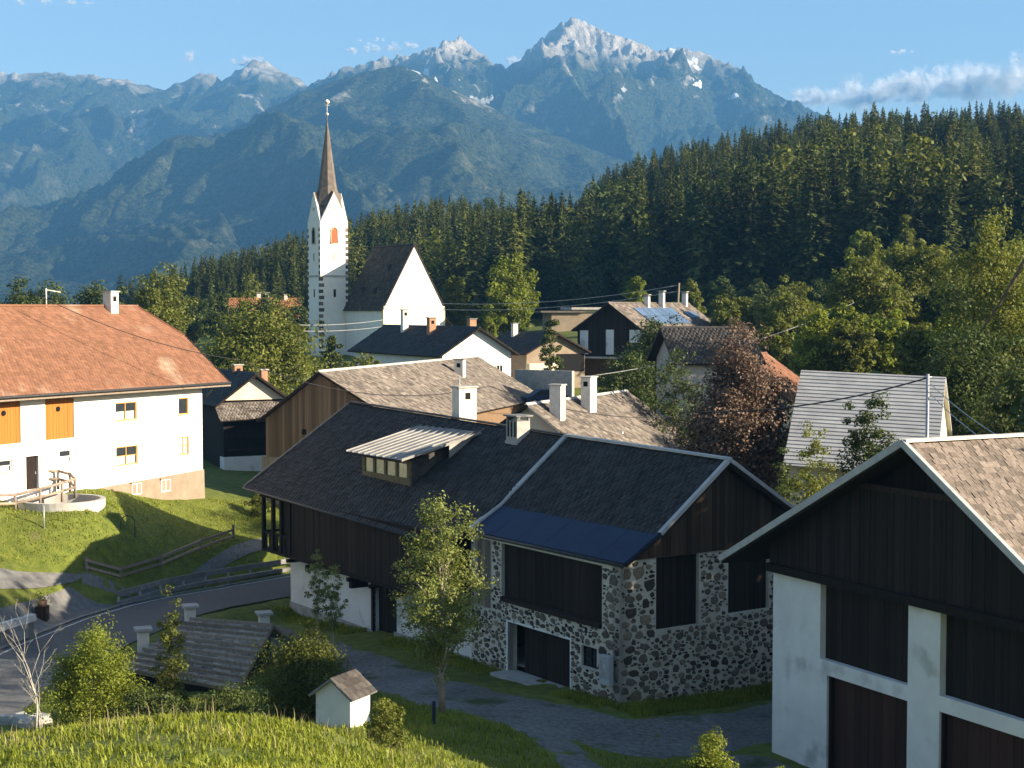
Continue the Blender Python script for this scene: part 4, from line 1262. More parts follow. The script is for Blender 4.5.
# half-hipped roof
ze, zrd, ri = 8.05, 13.4, 5.5
xo, ye = 1.7, -1.05
yb = 11 + 1.05
sl = (zrd - ze) / (ri - ye)
hz_ = 11.3                                                # height where the half hip starts
yh = ye + (hz_ - ze) / sl; yh2 = yb - (hz_ - ze) / sl
xr_ = -.4                                                 # ridge end
mb = MB()
def up_(p, s=.0): return Vector(p) + Vector((0, 0, s))
front = [(XW - 1, ye, ze), (xo, ye, ze), (xo, yh, hz_), (xr_, ri, zrd), (XW - 1, ri, zrd)]
back = [(XW - 1, yb, ze), (xo, yb, ze), (xo, yh2, hz_), (xr_, ri, zrd), (XW - 1, ri, zrd)]
hip = [(xo, yh, hz_), (xo, yh2, hz_), (xr_, ri, zrd)]
nf = Vector((0, -sl, 1)).normalized(); nb = Vector((0, sl, 1)).normalized()
mb.prism(front, -nf * .2); mb.prism(back, -nb * .2)
nh = (Vector(hip[1]) - Vector(hip[0])).cross(Vector(hip[2]) - Vector(hip[0])).normalized(); nh = nh if nh.z > 0 else -nh
mb.prism(hip, -nh * .2)
wroof = mb.build('roof', 'wood_dark', wh)
courses(up_(front[0], .02), up_(front[1], .02), (xo, yh, hz_ + .02), (XW - 1, yh, hz_ + .02), .30, .26, 'tiles', 'roof_red', wroof, .035, .05, 41)
courses((XW - 1, yh, hz_ + .02), (xo, yh, hz_ + .02), (xr_, ri, zrd + .02), (XW - 1, ri, zrd + .02), .30, .26, 'tiles', 'roof_red', wroof, .035, .05, 42)
courses((XW - 1, yb, ze + .02), (xo, yb, ze + .02), (xr_, ri, zrd + .02), (XW - 1, ri, zrd + .02), .4, .4, 'tiles', 'roof_red', wroof, .035, .05, 43)
courses((xo, yh2, hz_ + .02), (xo, yh, hz_ + .02), (xr_, ri + .02, zrd + .02), (xr_, ri - .02, zrd + .02), .3, .26, 'tiles', 'roof_red', wroof, .035, .05, 44)
strip_between((XW - 1, ri, zrd), (xr_, ri, zrd), .3, .14, 'ridge_cap', 'roof_red', wroof, (0, 0, .06))
strip_between((xo, yh, hz_), (xr_, ri, zrd), .26, .12, 'hip_cap', 'roof_red', wroof, (0, 0, .05))
strip_between((xo, ye, ze), (xo, yh, hz_), .14, .26, 'verge_board', 'wood_dark', wroof, (0, 0, -.08))
strip_between((XW, ye + .1, ze - .12), (xo, ye + .1, ze - .12), .5, .1, 'soffit', 'wood_weather', wroof, (0, 0, -.1))
q = MB(); q.tube([(XW, ye - .1, ze - .04), (xo, ye - .1, ze - .04)], .09, 8); q.tube([(.1, ye - .05, ze - .1), (.3, -.4, ze - .7), (.3, -.12, ze - 1.0)], .07, 6); q.build('gutter', 'iron', wroof)
chimney(wh, -3.4, 5.2, 12.4, 14.4, .75, .75, 'chimney_white', 'concrete', hole='y')
q = MB(); q.tube([(-9.3, 5.4, 13.3), (-9.3, 5.4, 14.6)], .05, 6); q.tube([(-9.3, 5.4, 14.5), (-8.2, 5.2, 14.35)], .03, 5); q.build('cable_mast', 'chimney_white', wh)

# ---- brown barn behind
bb, bbr = house('wooden_barn', 'weathered wooden barn with plank gable and wide tan shingle roof behind the dark roof', 'barn', tuple(at(266, 417, 113.2)[:2]) + (0,), R(-16.4), 10.6, 37, 1.0, 8.6, 8.3, 4.4, 11.8, 'wood_brown', 'roof_tan', .5, .5, ('wood_brown', 2), 61, .34, .34, 'concrete')
q = MB(); Wx = Wall((0, -.055, 0), (1, 0, 0), (0, -1, 0)); Wx.box(q, 5.3, 6.5, 7.0, 8.6, 0, .04); q.build('loft_hatch', 'wood_weather', bb)
q = MB(); Wx.box(q, 2.9, 3.25, 7.3, 7.7, 0, .01); q.build('vent_hole', 'black', bb)
q = MB(); Wx.box(q, -.3, 1.7, 1.5, 5.6, .0, .06); q.build('door', 'wood_weather', bb)
ch_ = chimney(bb, 6.6, 25.5, 9.4, 12.0, .8, .8, 'chimney_white', 'concrete_dark', hole='y')
q = MB(); q.tube([(9.7, 16, 8.2), (9.7, 16, 11.0)], .06, 6); q.build('cable_mast', 'steel', bb)

# ---- tan roofed house with two tall chimneys
R_ = at(627, 392, 125); dC = Vector((.419, .908, 0))
nC = Vector((.908, -.419, 0))
cO = Vector((R_.x, R_.y, 0)) - dC * 19.5 - nC * 6.4
th, thr = house('shingled_house', 'tan shingle roofed house with two tall whitewashed chimneys behind the barn ridge', 'house', cO, R(-24.8), 12.8, 19, 0.5, 5.4, 5.4, 6.4, 9.7, 'plaster_cream', 'roof_tan', .6, .5, None, 71, .33, .33, 'concrete')
chimney(th, 7.8, 1.8, 7.8, 11.1, .85, .85, 'chimney_white', 'concrete', flash=True)
chimney(th, 7.6, 8.2, 8.0, 11.4, .75, 1.3, 'chimney_white', 'concrete', hole='y')
q = MB(); q.prism([(10.2, 7.6, 6.4), (10.2, 9.4, 6.4), (10.2, 8.5, 7.5)], (-1.8, 0, .0)); q.build('roof_hatch', 'roof_grey', th)
q = MB(); slab(q, (9.4, -.6, 7.62), (9.4, 3.2, 7.62), (6.6, 3.2, 9.62), (6.6, -.6, 9.62), .05); mo = q.build('metal_patch', 'metal_roof', th)
for i in range(6):
    strip_between((9.4, -.6 + i * .76, 7.65), (6.6, -.6 + i * .76, 9.65), .05, .07, 'seam', 'metal_roof', mo, (0, 0, .03))

# ---- house between the farmhouse and the wooden barn
K = at(253, 374, 135); rk = R(28); uK = Vector((math.cos(rk), math.sin(rk), 0))
kO = Vector((K.x, K.y, 0)) - uK * 3.0
kh, khr = house('timber_cottage', 'small dark timber cottage with pale pediment and skirt roof beside the white farmhouse', 'house', kO, rk, 6.0, 12, 1.5, 8.6, 8.6, 3.0, 10.7, 'wood_black', 'roof_dark', .7, .9, None, 81)
q = MB(); q.prism([(.2, -.25, 8.55), (5.8, -.25, 8.55), (3, -.25, 10.5)], (0, .2, 0)); q.build('pediment', 'plaster_cream', kh)
sk = [(-.7, -2.2, 6.9), (5.9, -2.2, 7.15), (6.4, -.1, 8.4), (-.6, -.1, 8.3)]
q = MB(); slab(q, *sk, .12); so = q.build('skirt_roof', 'wood_dark', kh)
courses(*[Vector(p) + Vector((0, 0, .01)) for p in sk], .3, .3, 'shingles', 'roof_tan', so, seed=82)
q = MB(); q.box(-.05, 6.05, -1.2, 0, 1.0, 3.7); q.build('basement', 'plaster_old', kh)
q = MB(); q.box(-.05, 6.05, -1.1, 0, 3.7, 6.9); q.build('timber_storey', 'wood_black', kh)
for zz in (4.2, 5.3):
    piece('balcony_rail', 'wood_dark', kh, .2, 6, -1.5, -1.4, zz, zz + .18)
Wk = Wall((0, -1.2, 0), (1, 0, 0), (0, -1, 0))
window(Wk, kh, 4.7, 5.6, 2.0, 3.3, 'wood_black', 'glass', 0, 1, sill=None)
chimney(kh, 3.2, 5.0, 9.6, 11.4, .75, .75, 'brick', 'concrete', hole='y'); chimney(kh, 5.0, 3.0, 8.6, 11.0, .6, .6, 'brick', 'concrete')

# ---- church
rc_ = R(31.6)
uc = Vector((math.cos(rc_), math.sin(rc_), 0)); vc = Vector((-math.sin(rc_), math.cos(rc_), 0))
N0 = Vector(((384 - 512) / F_PX * 228, 228, 0))
church = thing('church', 'white village church with steep dark roof and slender pointed bell tower', 'church', N0, rc_)
cw, cl = 10.2, 13.2
mb = MB(); mb.prism([(0, 0, 6), (cw, 0, 6), (cw, 0, 16.9), (cw / 2, 0, 26.1), (0, 0, 16.9)], (0, cl, 0)); nave = mb.build('nave', 'plaster_white', church)
q = MB(); q.box(-.05, cw + .05, -.06, .2, 16.75, 16.95); q.build('cornice', 'plaster_cream', nave)
for s_ in (0, 1):
    q = MB(); x_ = 0 if s_ == 0 else cw
    q.box(x_ - .12, x_ + .12, -.05, .3, 6, 16.7); q.build('corner_pilaster', 'plaster_cream', nave)
gable_roof(church, cw, cl, 16.95, 16.95, cw / 2, 26.2, .35, .05, 'roof_slate', .5, .5, .2, 91, 'wood_dark', ov_g2=.3)
for xx, yy in ((1.3, 5), (1.3, 9.2), (3.2, 4.2)):
    q = MB(); zq = 16.95 + 1.81 * xx
    q.prism([(xx - .5, yy - .35, zq - .5), (xx - .5, yy + .35, zq - .5), (xx - .5, yy, zq + .4)], (.9, 0, .3)); q.build('roof_vent', 'roof_dark', church)
q = MB(); q.prism([(cw, 2, 6), (cw, 9, 6), (cw, 9, 13.5), (cw, 2, 13.5)], (3.2, 0, 0)); sac = q.build('sacristy', 'plaster_cream', church)
q = MB(); slab(q, (cw + 3.6, 1.6, 13.0), (cw + 3.6, 9.4, 13.0), (cw, 9.4, 16.4), (cw, 1.6, 16.4), .15); q.build('lean_to_roof', 'roof_tan', sac)
# tower
s = 4.7
T1 = (0, 10.9)                                            # its right corner touches the nave wall
tx0, ty0 = -4.15, cl + .05
tower = MB()
tower.box(tx0, tx0 + s - .02, ty0, ty0 + s, 6, 29.9)
tw = tower.build('tower', 'plaster_white', church)
xc, yc = tx0 + s / 2, ty0 + s / 2
gz, gh = 29.9, 4.6
gab = MB()
e = .0
gab.prism([(tx0, ty0, gz), (tx0 + s, ty0, gz), (xc, ty0, gz + gh)], (0, .35, 0)); gab.prism([(tx0, ty0 + s, gz), (tx0 + s, ty0 + s, gz), (xc, ty0 + s, gz + gh)], (0, -.35, 0))
gab.prism([(tx0, ty0, gz), (tx0, ty0 + s, gz), (tx0, yc, gz + gh)], (.35, 0, 0)); gab.prism([(tx0 + s - .02, ty0, gz), (tx0 + s - .02, ty0 + s, gz), (tx0 + s - .02, yc, gz + gh)], (-.35, 0, 0))
gab.build('tower_gable', 'plaster_white', tw)
# valley roofs between the gables and the spire
spr = MB()
tip = Vector((xc, yc, 46.2))
nsp = 8
lo = []
for i in range(nsp):
    th_ = math.pi / 8 + i * math.pi / 4
    rr = s * .5 / math.cos(math.pi / 8) * .9
    lo.append(Vector((xc + math.cos(th_) * rr, yc + math.sin(th_) * rr, gz + 2.6)))
md = [Vector((xc, yc, 0)) + Vector((p.x - xc, p.y - yc, 0)) * .62 + Vector((0, 0, gz + 5.6)) for p in lo]
for i in range(nsp):
    j = (i + 1) % nsp
    spr.face([lo[i], lo[j], md[j], md[i]], random.uniform(-1, 1) * .3); spr.face([md[i], md[j], tip], random.uniform(-1, 1) * .3)
cr = [Vector((tx0 + .1, ty0 + .1, gz - .1)), Vector((tx0 + s - .1, ty0 + .1, gz - .1)), Vector((tx0 + s - .1, ty0 + s - .1, gz - .1)), Vector((tx0 + .1, ty0 + s - .1, gz - .1))]
pk = [Vector((xc, ty0 + .02, gz + gh)), Vector((tx0 + s - .05, yc, gz + gh)), Vector((xc, ty0 + s - .02, gz + gh)), Vector((tx0 + .02, yc, gz + gh))]
ctr = Vector((xc, yc, gz + gh + 1.0))
for i in range(4):
    c0 = cr[i]; a_, b_ = pk[i - 1], pk[i]
    spr.face([c0, a_, ctr]); spr.face([c0, ctr, b_])
M['spire'] = pm('spire', (0.10, 0.082, 0.07), (0.17, 0.14, 0.118), 1.5, 0.75, 0.2, tint=0.3)
spire = spr.build('spire', 'spire', tw)
q = MB()
for i in range(4):
    q.tube([cr[i] + Vector((0, 0, .1)), pk[i], cr[(i + 1) % 4] + Vector((0, 0, .1))], .11, 5)
q.build('gable_coping', 'chimney_white', tw)
q = MB(); q.tube([tip - Vector((0, 0, .5)), tip + Vector((0, 0, 2.6))], .06, 6); q.tube([tip + Vector((-.45, 0, 1.9)), tip + Vector((.45, 0, 1.9))], .05, 5)
q.build('cross', 'steel', spire)
for zz, rr in ((.5, .28), (2.4, .42)):
    ps = [tip + Vector((0, 0, zz - rr + rr * 2 * t / 8)) for t in range(9)]
    q = MB(); q.tube(ps, [max(.02, rr * math.sin(math.pi * t / 8)) for t in range(9)], 10); q.build('finial_ball', 'chimney_white', spire)
twf = [Wall((tx0, ty0, 0), (1, 0, 0), (0, -1, 0)), Wall((tx0, ty0 + s, 0), (0, -1, 0), (-1, 0, 0))]
M['louvre_red'] = pm('louvre_red', (0.36, 0.10, 0.04), (0.48, 0.16, 0.07), 3.0, 0.8, 0.1)
for i, W_ in enumerate(twf):
    arch = [(1.75, 26.6), (2.95, 26.6), (2.95, 28.5), (2.78, 28.95), (2.35, 29.25), (1.92, 28.95), (1.75, 28.5)]
    q = MB(); q.prism([W_.p(a, b, .0) for a, b in arch], W_.n * .03); bw = q.build('bell_opening', 'louvre_red' if i == 0 else 'wood_black', tw)
    q = MB()
    for (a, b), (c, d) in zip(arch, arch[1:] + arch[:1]):
        q.tube([W_.p(a, b, .04), W_.p(c, d, .04)], .1, 5)
    q.build('opening_frame', 'plaster_cream', bw)
    for k in range(6):
        q = MB(); W_.box(q, 1.8, 2.9, 26.75 + k * .32, 26.85 + k * .32, .03, .1); q.build('louvre', 'louvre_red' if i == 0 else 'wood_dark', bw)
    q = MB(); q.tube([W_.p(2.35, 32.0, .0), W_.p(2.35, 32.0, .04)], .28, 10); q.build('round_window', 'plaster_grey', tw)
    q = MB(); W_.box(q, 2.2, 2.6, 18.4, 19.6, 0, .02); q.build('slit_window', 'black', tw)
    q = MB(); W_.box(q, -.08, s + .08, 21.5, 21.75, 0.0, .12); q.build('string_course', 'plaster_grey', tw)
    q = MB(); W_.box(q, 2.1, 2.6, 24.0, 25.2, 0, .02); q.build('faded_clock', 'plaster_grey', tw)
for zz in np.arange(9.5, 29.0, .95):                      # painted corner blocks, alternating
    for (W_, a, b) in ((twf[0], 0, .6), (twf[1], s - .6, s), (twf[0], s - .45, s - .02), (twf[1], 0, .45)):
        dd = .15 if int(zz / .95) % 2 else 0
        if zz > 21.2 and a == 0 and W_ is twf[0]: continue
        q = MB(); W_.box(q, a, b - dd if a == 0 else b, zz, zz + .55, 0.0, .03); q.build('quoin', 'stone', tw)

# ---- dark roofed house below the church
D_ = at(477, 327, 165); ud = Vector((math.cos(rk), math.sin(rk), 0))
dO = Vector((D_.x, D_.y, 0)) - ud * 4.1
dh, dhr = house('village_house', 'dark roofed house with lit white gable and three chimneys below the church', 'house', dO, rk, 8.2, 24.5, 5, 11.9, 12.0, 4.1, 14.4, 'plaster_white', 'roof_dark', .7, .7, None, 101, .4, .4)
chimney(dh, 3.2, 17.0, 13.0, 16.4, .7, .7, 'chimney_white', 'concrete_dark', hole='y'); chimney(dh, 3.0, 9.2, 13.0, 15.5, .8, .8, 'brick', 'concrete_dark', hole='y'); chimney(dh, 5.2, 3.5, 13.2, 15.4, .8, .8, 'brick', 'concrete_dark')
flat_windows(dh, [(u, u + 1.0, 9.2, 10.5) for u in (2, 6, 10, 15, 20)], Wall((0, 24.5, 0), (0, -1, 0), (-1, 0, 0)))
flat_windows(dh, [(6.4, 7.2, 9.4, 10.5)], Wall((0, 0, 0), (1, 0, 0), (0, -1, 0)))

# ---- small house with cream gable
E_ = at(556, 334, 175)
eO = Vector((E_.x, E_.y, 0)) - ud * 3.8
eh, ehr = house('gabled_cottage', 'low cottage with slate roof and weathered cream gable left of the solar roof house', 'house', eO, rk, 7.6, 11.5, 6, 11.7, 11.8, 3.8, 13.6, 'plaster_tan', 'roof_dark', .5, .7, None, 111, .4, .4)
q = MB(); q.box(3.9, 7.5, -.1, .2, 9.4, 11.4); q.build('open_bay', 'black', eh)
q = MB(); q.box(-.1, 3.6, -.9, 0, 6, 10.4); q.build('porch_wall', 'plaster_cream', eh)
chimney(eh, 3.0, 8.5, 12.6, 14.8, .6, .6, 'chimney_white', 'concrete_dark')
flat_windows(eh, [(2, 2.9, 9.2, 10.5), (7, 7.9, 9.2, 10.5)], Wall((0, 11.5, 0), (0, -1, 0), (-1, 0, 0)))
# garden wall in front of it, with the yard behind the tall chimneys
yw = at(515, 371, 150); y2 = at(572, 369, 146)
q = MB(); dv = (y2 - yw); dv.z = 0; nv = Vector((-dv.y, dv.x, 0)).normalized()
q.prism([(0, 0, -3), (dv.length, 0, -3), (dv.length, 0, .15), (0, 0, .15)], (0, .4, 0))
gw = q.build('garden_wall', 'plaster_grey', None, label='low grey plastered yard wall behind the tall white chimneys', cat='wall')
gw.location = yw; gw.rotation_euler = (0, 0, math.atan2(dv.y, dv.x))

# ---- far pale building behind the meadow
Fp = at(566, 322, 262)
fh = thing('far_house', 'pale salmon building with flat light roof beyond the bright meadow', 'house', (Fp.x, Fp.y, Fp.z), R(10))
q = MB(); q.box(-2.5, 7.5, 0, 8, -4, 1.6); q.build('wall', 'plaster_tan', fh)
q = MB(); q.box(-4.5, 3.2, -.6, 8.6, 1.6, 1.9); q.build('roof', 'roof_tan', fh)
q = MB(); q.box(.8, 8.0, -.8, 8.6, 2.1, 2.5); q.build('upper_roof', 'concrete', fh)
q = MB(); q.box(1.4, 7.4, -.1, 8, 1.6, 2.1); q.build('upper_wall', 'plaster_cream', fh)

# ---- wooden house with solar panels
G_ = at(611, 302, 180); rg = R(-28); ug = Vector((math.cos(rg), math.sin(rg), 0))
gO = Vector((G_.x, G_.y, 0)) - ug * 4.3
gh_, ghr = house('solar_house', 'dark board house with white window panels and blue solar panels on tan roof', 'house', gO, rg, 8.6, 24, 5, 14.3, 14.1, 4.3, 17.1, 'wood_dark', 'roof_tan', .5, .8, ('wood_dark', 11.0), 121, .4, .4)
Wg2 = Wall((0, -.055, 0), (1, 0, 0), (0, -1, 0))
for (a, b, c, d) in ((.35, 1.4, 11.2, 14.0), (3.7, 4.7, 11.2, 14.1), (6.7, 8.3, 12.6, 14.1)):
    q = MB(); Wg2.box(q, a, b, c, d, 0, .03); q.build('window_panel', 'plaster_old', gh_)
q = MB(); q.box(-.3, 9.2, -1.3, -.06, 10.75, 10.95); q.build('canopy', 'roof_grey', gh_)
q = MB(); q.box(.1, 8.5, -.03, 2, 5.0, 10.7); q.build('lower_wall', 'wood_brown', gh_)
for u in (5.2, 6.5):
    q = MB(); Wg2.box(q, u, u + .8, 9.2, 10.4, 0.03, .06); q.build('lower_window', 'plaster_cream', gh_)
for xx, yy, ht in ((4.8, 9.5, 1.1), (4.9, 14, 1.6), (4.6, 22.5, 1.6)):
    chimney(gh_, xx, yy, 16.4, 16.9 + ht, .6, .6, 'chimney_white', 'concrete', slots=True)
sr = (17.2 - 14.1) / 4.3
for i in range(6):
    for j in range(2):
        xa, xb = 5.3 + j * 1.35, 5.3 + j * 1.35 + 1.28
        ya, yb_ = 4.2 + i * 2.05 + j * 0, 4.2 + i * 2.05 + 1.95
        q = MB(); f_ = lambda x: 17.2 - sr * (x - 4.3) + .2
        slab(q, (xb, ya, f_(xb)), (xb, yb_, f_(xb)), (xa, yb_, f_(xa)), (xa, ya, f_(xa)), .05); q.build('solar_panel', 'solar', ghr)
for i in range(2):
    xa, xb = 5.9, 7.0; ya, yb_ = 18.6 + i * 1.8, 20.2 + i * 1.8
    q = MB(); slab(q, (xb, ya, f_(xb)), (xb, yb_, f_(xb)), (xa, yb_, f_(xa)), (xa, ya, f_(xa)), .05); q.build('solar_panel', 'solar', ghr)

# ---- dark roofed house right of it
H_ = at(676, 327, 146); rh = R(-8)
hh, hhr = house('slate_house', 'house with broad dark slate roof and grey wall right of the solar roof house', 'house', (H_.x - 2.2, H_.y - 4.0, 0), R(-82), 9, 6.6, 4, 12.2, 12.2, 4.5, 14.7, 'plaster_grey', 'roof_slate', .8, .8, None, 131, .4, .4)
q = MB(); q.box(9.0, 9.08, 3.6, 4.6, 8.4, 11.2); q.build('door', 'black', hh)

# ---- cream house with orange roof behind the copper beech
I_ = at(766, 351, 142); ri_ = R(-28); ui = Vector((math.cos(ri_), math.sin(ri_), 0)); vi = Vector((-math.sin(ri_), math.cos(ri_), 0))
iO = Vector((I_.x, I_.y, 0)) - ui * 5 - vi * 9
ih, ihr = house('orange_roof_house', 'cream house with orange tile roof half hidden by the copper beech', 'house', iO, ri_, 10, 8.6, 1, 8.9, 8.9, 5, 12.3, 'plaster_cream', 'roof_red', .5, .5, None, 141)
flat_windows(ih, [(1.4, 2.4, 6, 7.5), (6, 7, 6, 7.5)], Wall((10, 0, 0), (0, 1, 0), (1, 0, 0)), 'wood_dark')
flat_windows(ih, [(1.4, 2.4, 6, 7.5), (6, 7, 6, 7.5)], Wall((0, 0, 0), (1, 0, 0), (0, -1, 0)), 'wood_dark')

# ---- grey sheet metal roof
J1, J2 = at(801, 370, 97), at(946, 377, 94)
jo = thing('metal_roof_shed', 'shed with large ribbed grey sheet metal roof behind the garage barn', 'shed', (J1.x, J1.y, 0), math.atan2(J2.y - J1.y, J2.x - J1.x))
jl = (Vector((J2.x, J2.y)) - Vector((J1.x, J1.y))).length
q = MB(); q.prism([(0.3, .3, 0), (0.3, 6, 0), (.3, 6, 9), (.3, .3, 12.3), (.3, -5.6, 7.4), (.3, -5.6, 0)], (jl - .6, 0, 0)); q.build('wall', 'plaster_cream', jo)
fz = J1.z; fz2 = J2.z
Jq = [(0, -6.3, fz - 5.4), (jl, -6.3, fz2 - 5.4), (jl, 0, fz2), (0, 0, fz)]
q = MB(); slab(q, *Jq, .15); slab(q, (0, 6.3, fz - 4), (jl, 6.3, fz2 - 4), (jl, 0, fz2), (0, 0, fz), .15); jr = q.build('roof', 'roof_grey', jo)
for i in range(26):
    t = (i + .5) / 26
    strip_between(Vector(Jq[0]).lerp(Vector(Jq[3]), t), Vector(Jq[1]).lerp(Vector(Jq[2]), t), .05, .03, 'roof_rib', 'roof_grey', jr, (0, 0, .02))

# ---- far house with old red roof left of the tower
Mh = at(262, 312, 285)
mh, mhr = house('red_roof_house', 'distant house with rusty red tile roof left of the church tower', 'house', (Mh.x - 6.5, Mh.y, 0), R(-100 + 90), 9.5, 12, 8, 15.6, 15.6, 4.75, 18.4, 'plaster_tan', 'roof_red_old', .7, .7, None, 151, .5, .5)
mh.rotation_euler = (0, 0, R(-84)); mh.location = (Mh.x - 6.0, Mh.y + 5, 0)
chimney(mh, 4, 4.8, 17.5, 19.4, .7, .7, 'chimney_white', 'concrete', slots=True); chimney(mh, 4, 6.3, 17.5, 19.4, .7, .7, 'chimney_white', 'concrete', slots=True); chimney(mh, 5, 9.8, 17.5, 19.2, .6, .6, 'chimney_white', 'concrete')
q = MB(); q.prism([(9.6, 5.0, 14.2), (9.6, 10.0, 14.2), (9.6, 7.5, 16.6)], (-3, 0, 0)); q.build('roof_dormer', 'roof_red_old', mh)

# ---------------------------------------------------------------- vegetation
def leaf_quads(C, size, g, up=0.35, aspect=0.55, out=None):
    n = len(C)
    N = g.normal(0, 1, (n, 3)); N[:, 2] = np.abs(N[:, 2]) + up
    if out is not None: N += out * 1.1
    N /= np.linalg.norm(N, axis=1)[:, None]
    T = np.cross(N, g.normal(0, 1, (n, 3))); T /= np.linalg.norm(T, axis=1)[:, None] + 1e-9
    Bt = np.cross(N, T)
    sz = (size * g.uniform(.65, 1.35, n))[:, None]
    V = np.stack([C - T * sz, C - Bt * sz * aspect, C + T * sz, C + Bt * sz * aspect], 1).reshape(-1, 3)
    Fq = np.arange(n * 4).reshape(n, 4)
    return V, Fq


def crown_data(seed, H, Wd, z0, n_clump, per, leaf, shape='round', clump=0.16, hole=0.0):
    g = np.random.default_rng(seed)
    t = g.random(n_clump * 3)
    if shape == 'round':
        prof = np.sqrt(np.clip(1 - (2 * t - 1.0) ** 2, 0, 1)) * (0.85 + 0.3 * (1 - t))
    elif shape == 'tall':
        prof = np.clip(np.sin(np.pi * np.clip(t * 0.94 + .03, 0, 1)) ** .75, 0, 1)
    elif shape == 'egg':
        prof = np.clip((t * 3.2) ** .7, 0, 1) * np.sqrt(np.clip(1 - t ** 2.2, 0, 1))
    else:
        prof = np.clip((t * 5) ** .7, 0, 1) * (1 - t) ** .65 * 1.1
    keep = g.random(len(t)) < (0.15 + prof)
    t, prof = t[keep][:n_clump], prof[keep][:n_clump]
    th = g.uniform(0, 2 * np.pi, len(t))
    lob = 1 + .3 * np.sin(th * 3 + seed + t * 5) + .14 * np.sin(th * 5 - t * 9 + seed)
    r = prof * Wd / 2 * np.sqrt(g.uniform(.12, 1.0, len(t))) * lob
    C = np.stack([r * np.cos(th), r * np.sin(th), z0 + t * (H - z0)], 1)
    C += g.normal(0, .05 * Wd, C.shape)
    C[:, 2] += (H - z0) * .13 * t * (np.sin(th * 2 + seed * 1.7) + .6 * np.sin(th * 4 + seed) - .5)
    sprig = g.random(len(t)) < .07
    C[sprig] += (C[sprig] - np.array([0, 0, z0 + .4 * (H - z0)])) * g.uniform(.08, .28, (sprig.sum(), 1))
    k = len(C)
    size = clump * Wd * g.uniform(.55, 1.25, k)
    off = g.normal(0, 1, (k, per, 3))
    nn = np.linalg.norm(off, axis=2, keepdims=True)
    off = off / nn * np.minimum(nn, 1.7) * size[:, None, None] * np.array([1, 1, .7]) * .6
    L = (C[:, None] + off).reshape(-1, 3)
    ct = g.normal(0, .35, k)
    tint = np.clip(np.repeat(ct, per) + g.normal(0, .45, k * per), -1.3, 1.3)
    outd = off.reshape(-1, 3) / (np.linalg.norm(off.reshape(-1, 3), axis=1)[:, None] + 1e-6)
    V, Fq = leaf_quads(L, leaf, g, out=outd)
    return V, Fq, tint, C


def wood_mesh(name, seed, H, z0, C, r0, n_limb=14, lean=0.0):
    g = random.Random(seed)
    mb = MB()
    top = z0 + (H - z0) * .72
    pts = [Vector((math.sin(i * 1.3 + seed) * .02 * H * (i / 6), math.cos(i * 1.7 + seed) * .02 * H * (i / 6), top * i / 6 - (.25 if i == 0 else 0))) for i in range(7)]
    mb.tube(pts, [r0 * (1.25 if i == 0 else 1 - .82 * i / 6) for i in range(7)], 8)
    idx = list(range(len(C))); g.shuffle(idx)
    for q in idx[:n_limb]:
        c = Vector(C[q])
        zz = max(z0 * .75, min(top * .95, c.z - .55 * math.hypot(c.x, c.y) - .1 * H))
        k = min(5, int(zz / top * 6)); f = zz / top * 6 - k
        p0 = pts[k].lerp(pts[k + 1], f)
        rr = r0 * (1 - .82 * zz / top) * .55
        mid = p0.lerp(c, .5) + Vector((g.uniform(-.05, .05) * H, g.uniform(-.05, .05) * H, .03 * H))
        mb.tube([p0, mid, c], [rr, rr * .6, rr * .2], 5)
    return mb.mesh(name)


def tree(label, x, y, H, Wd, z0=None, leaf=.2, n_clump=130, per=34, mat='leaf_mid', bark='bark', shape='round', seed=1, r0=None, name='broadleaf_tree', cat='tree', group=None, z=None, clump=.16, limbs=14, sink=0.0):
    z0 = .22 * H if z0 is None else z0
    zb = h1(x, y) if z is None else z
    root = thing(name, label, cat, (x, y, zb - sink), random.Random(seed).uniform(0, 6), group)
    V, Fq, tt, C = crown_data(seed, H, Wd, z0, int(n_clump * 1.15), int(per * 2.3), leaf * .62, shape, clump)
    link('crown', np_mesh('crown', V, Fq, tt), mat, root)
    link('trunk', wood_mesh('trunk', seed, H, z0, C, r0 or H * .022, limbs), bark, root)
    return root


def tree_px(label, px, py_base, py_top, Y, wpx, **k):
    b, t = at(px, py_base, Y), at(px, py_top, Y)
    zb = h1(b.x, b.y)
    return tree(label, b.x, b.y, t.z - zb, wpx / F_PX * Y, **k)


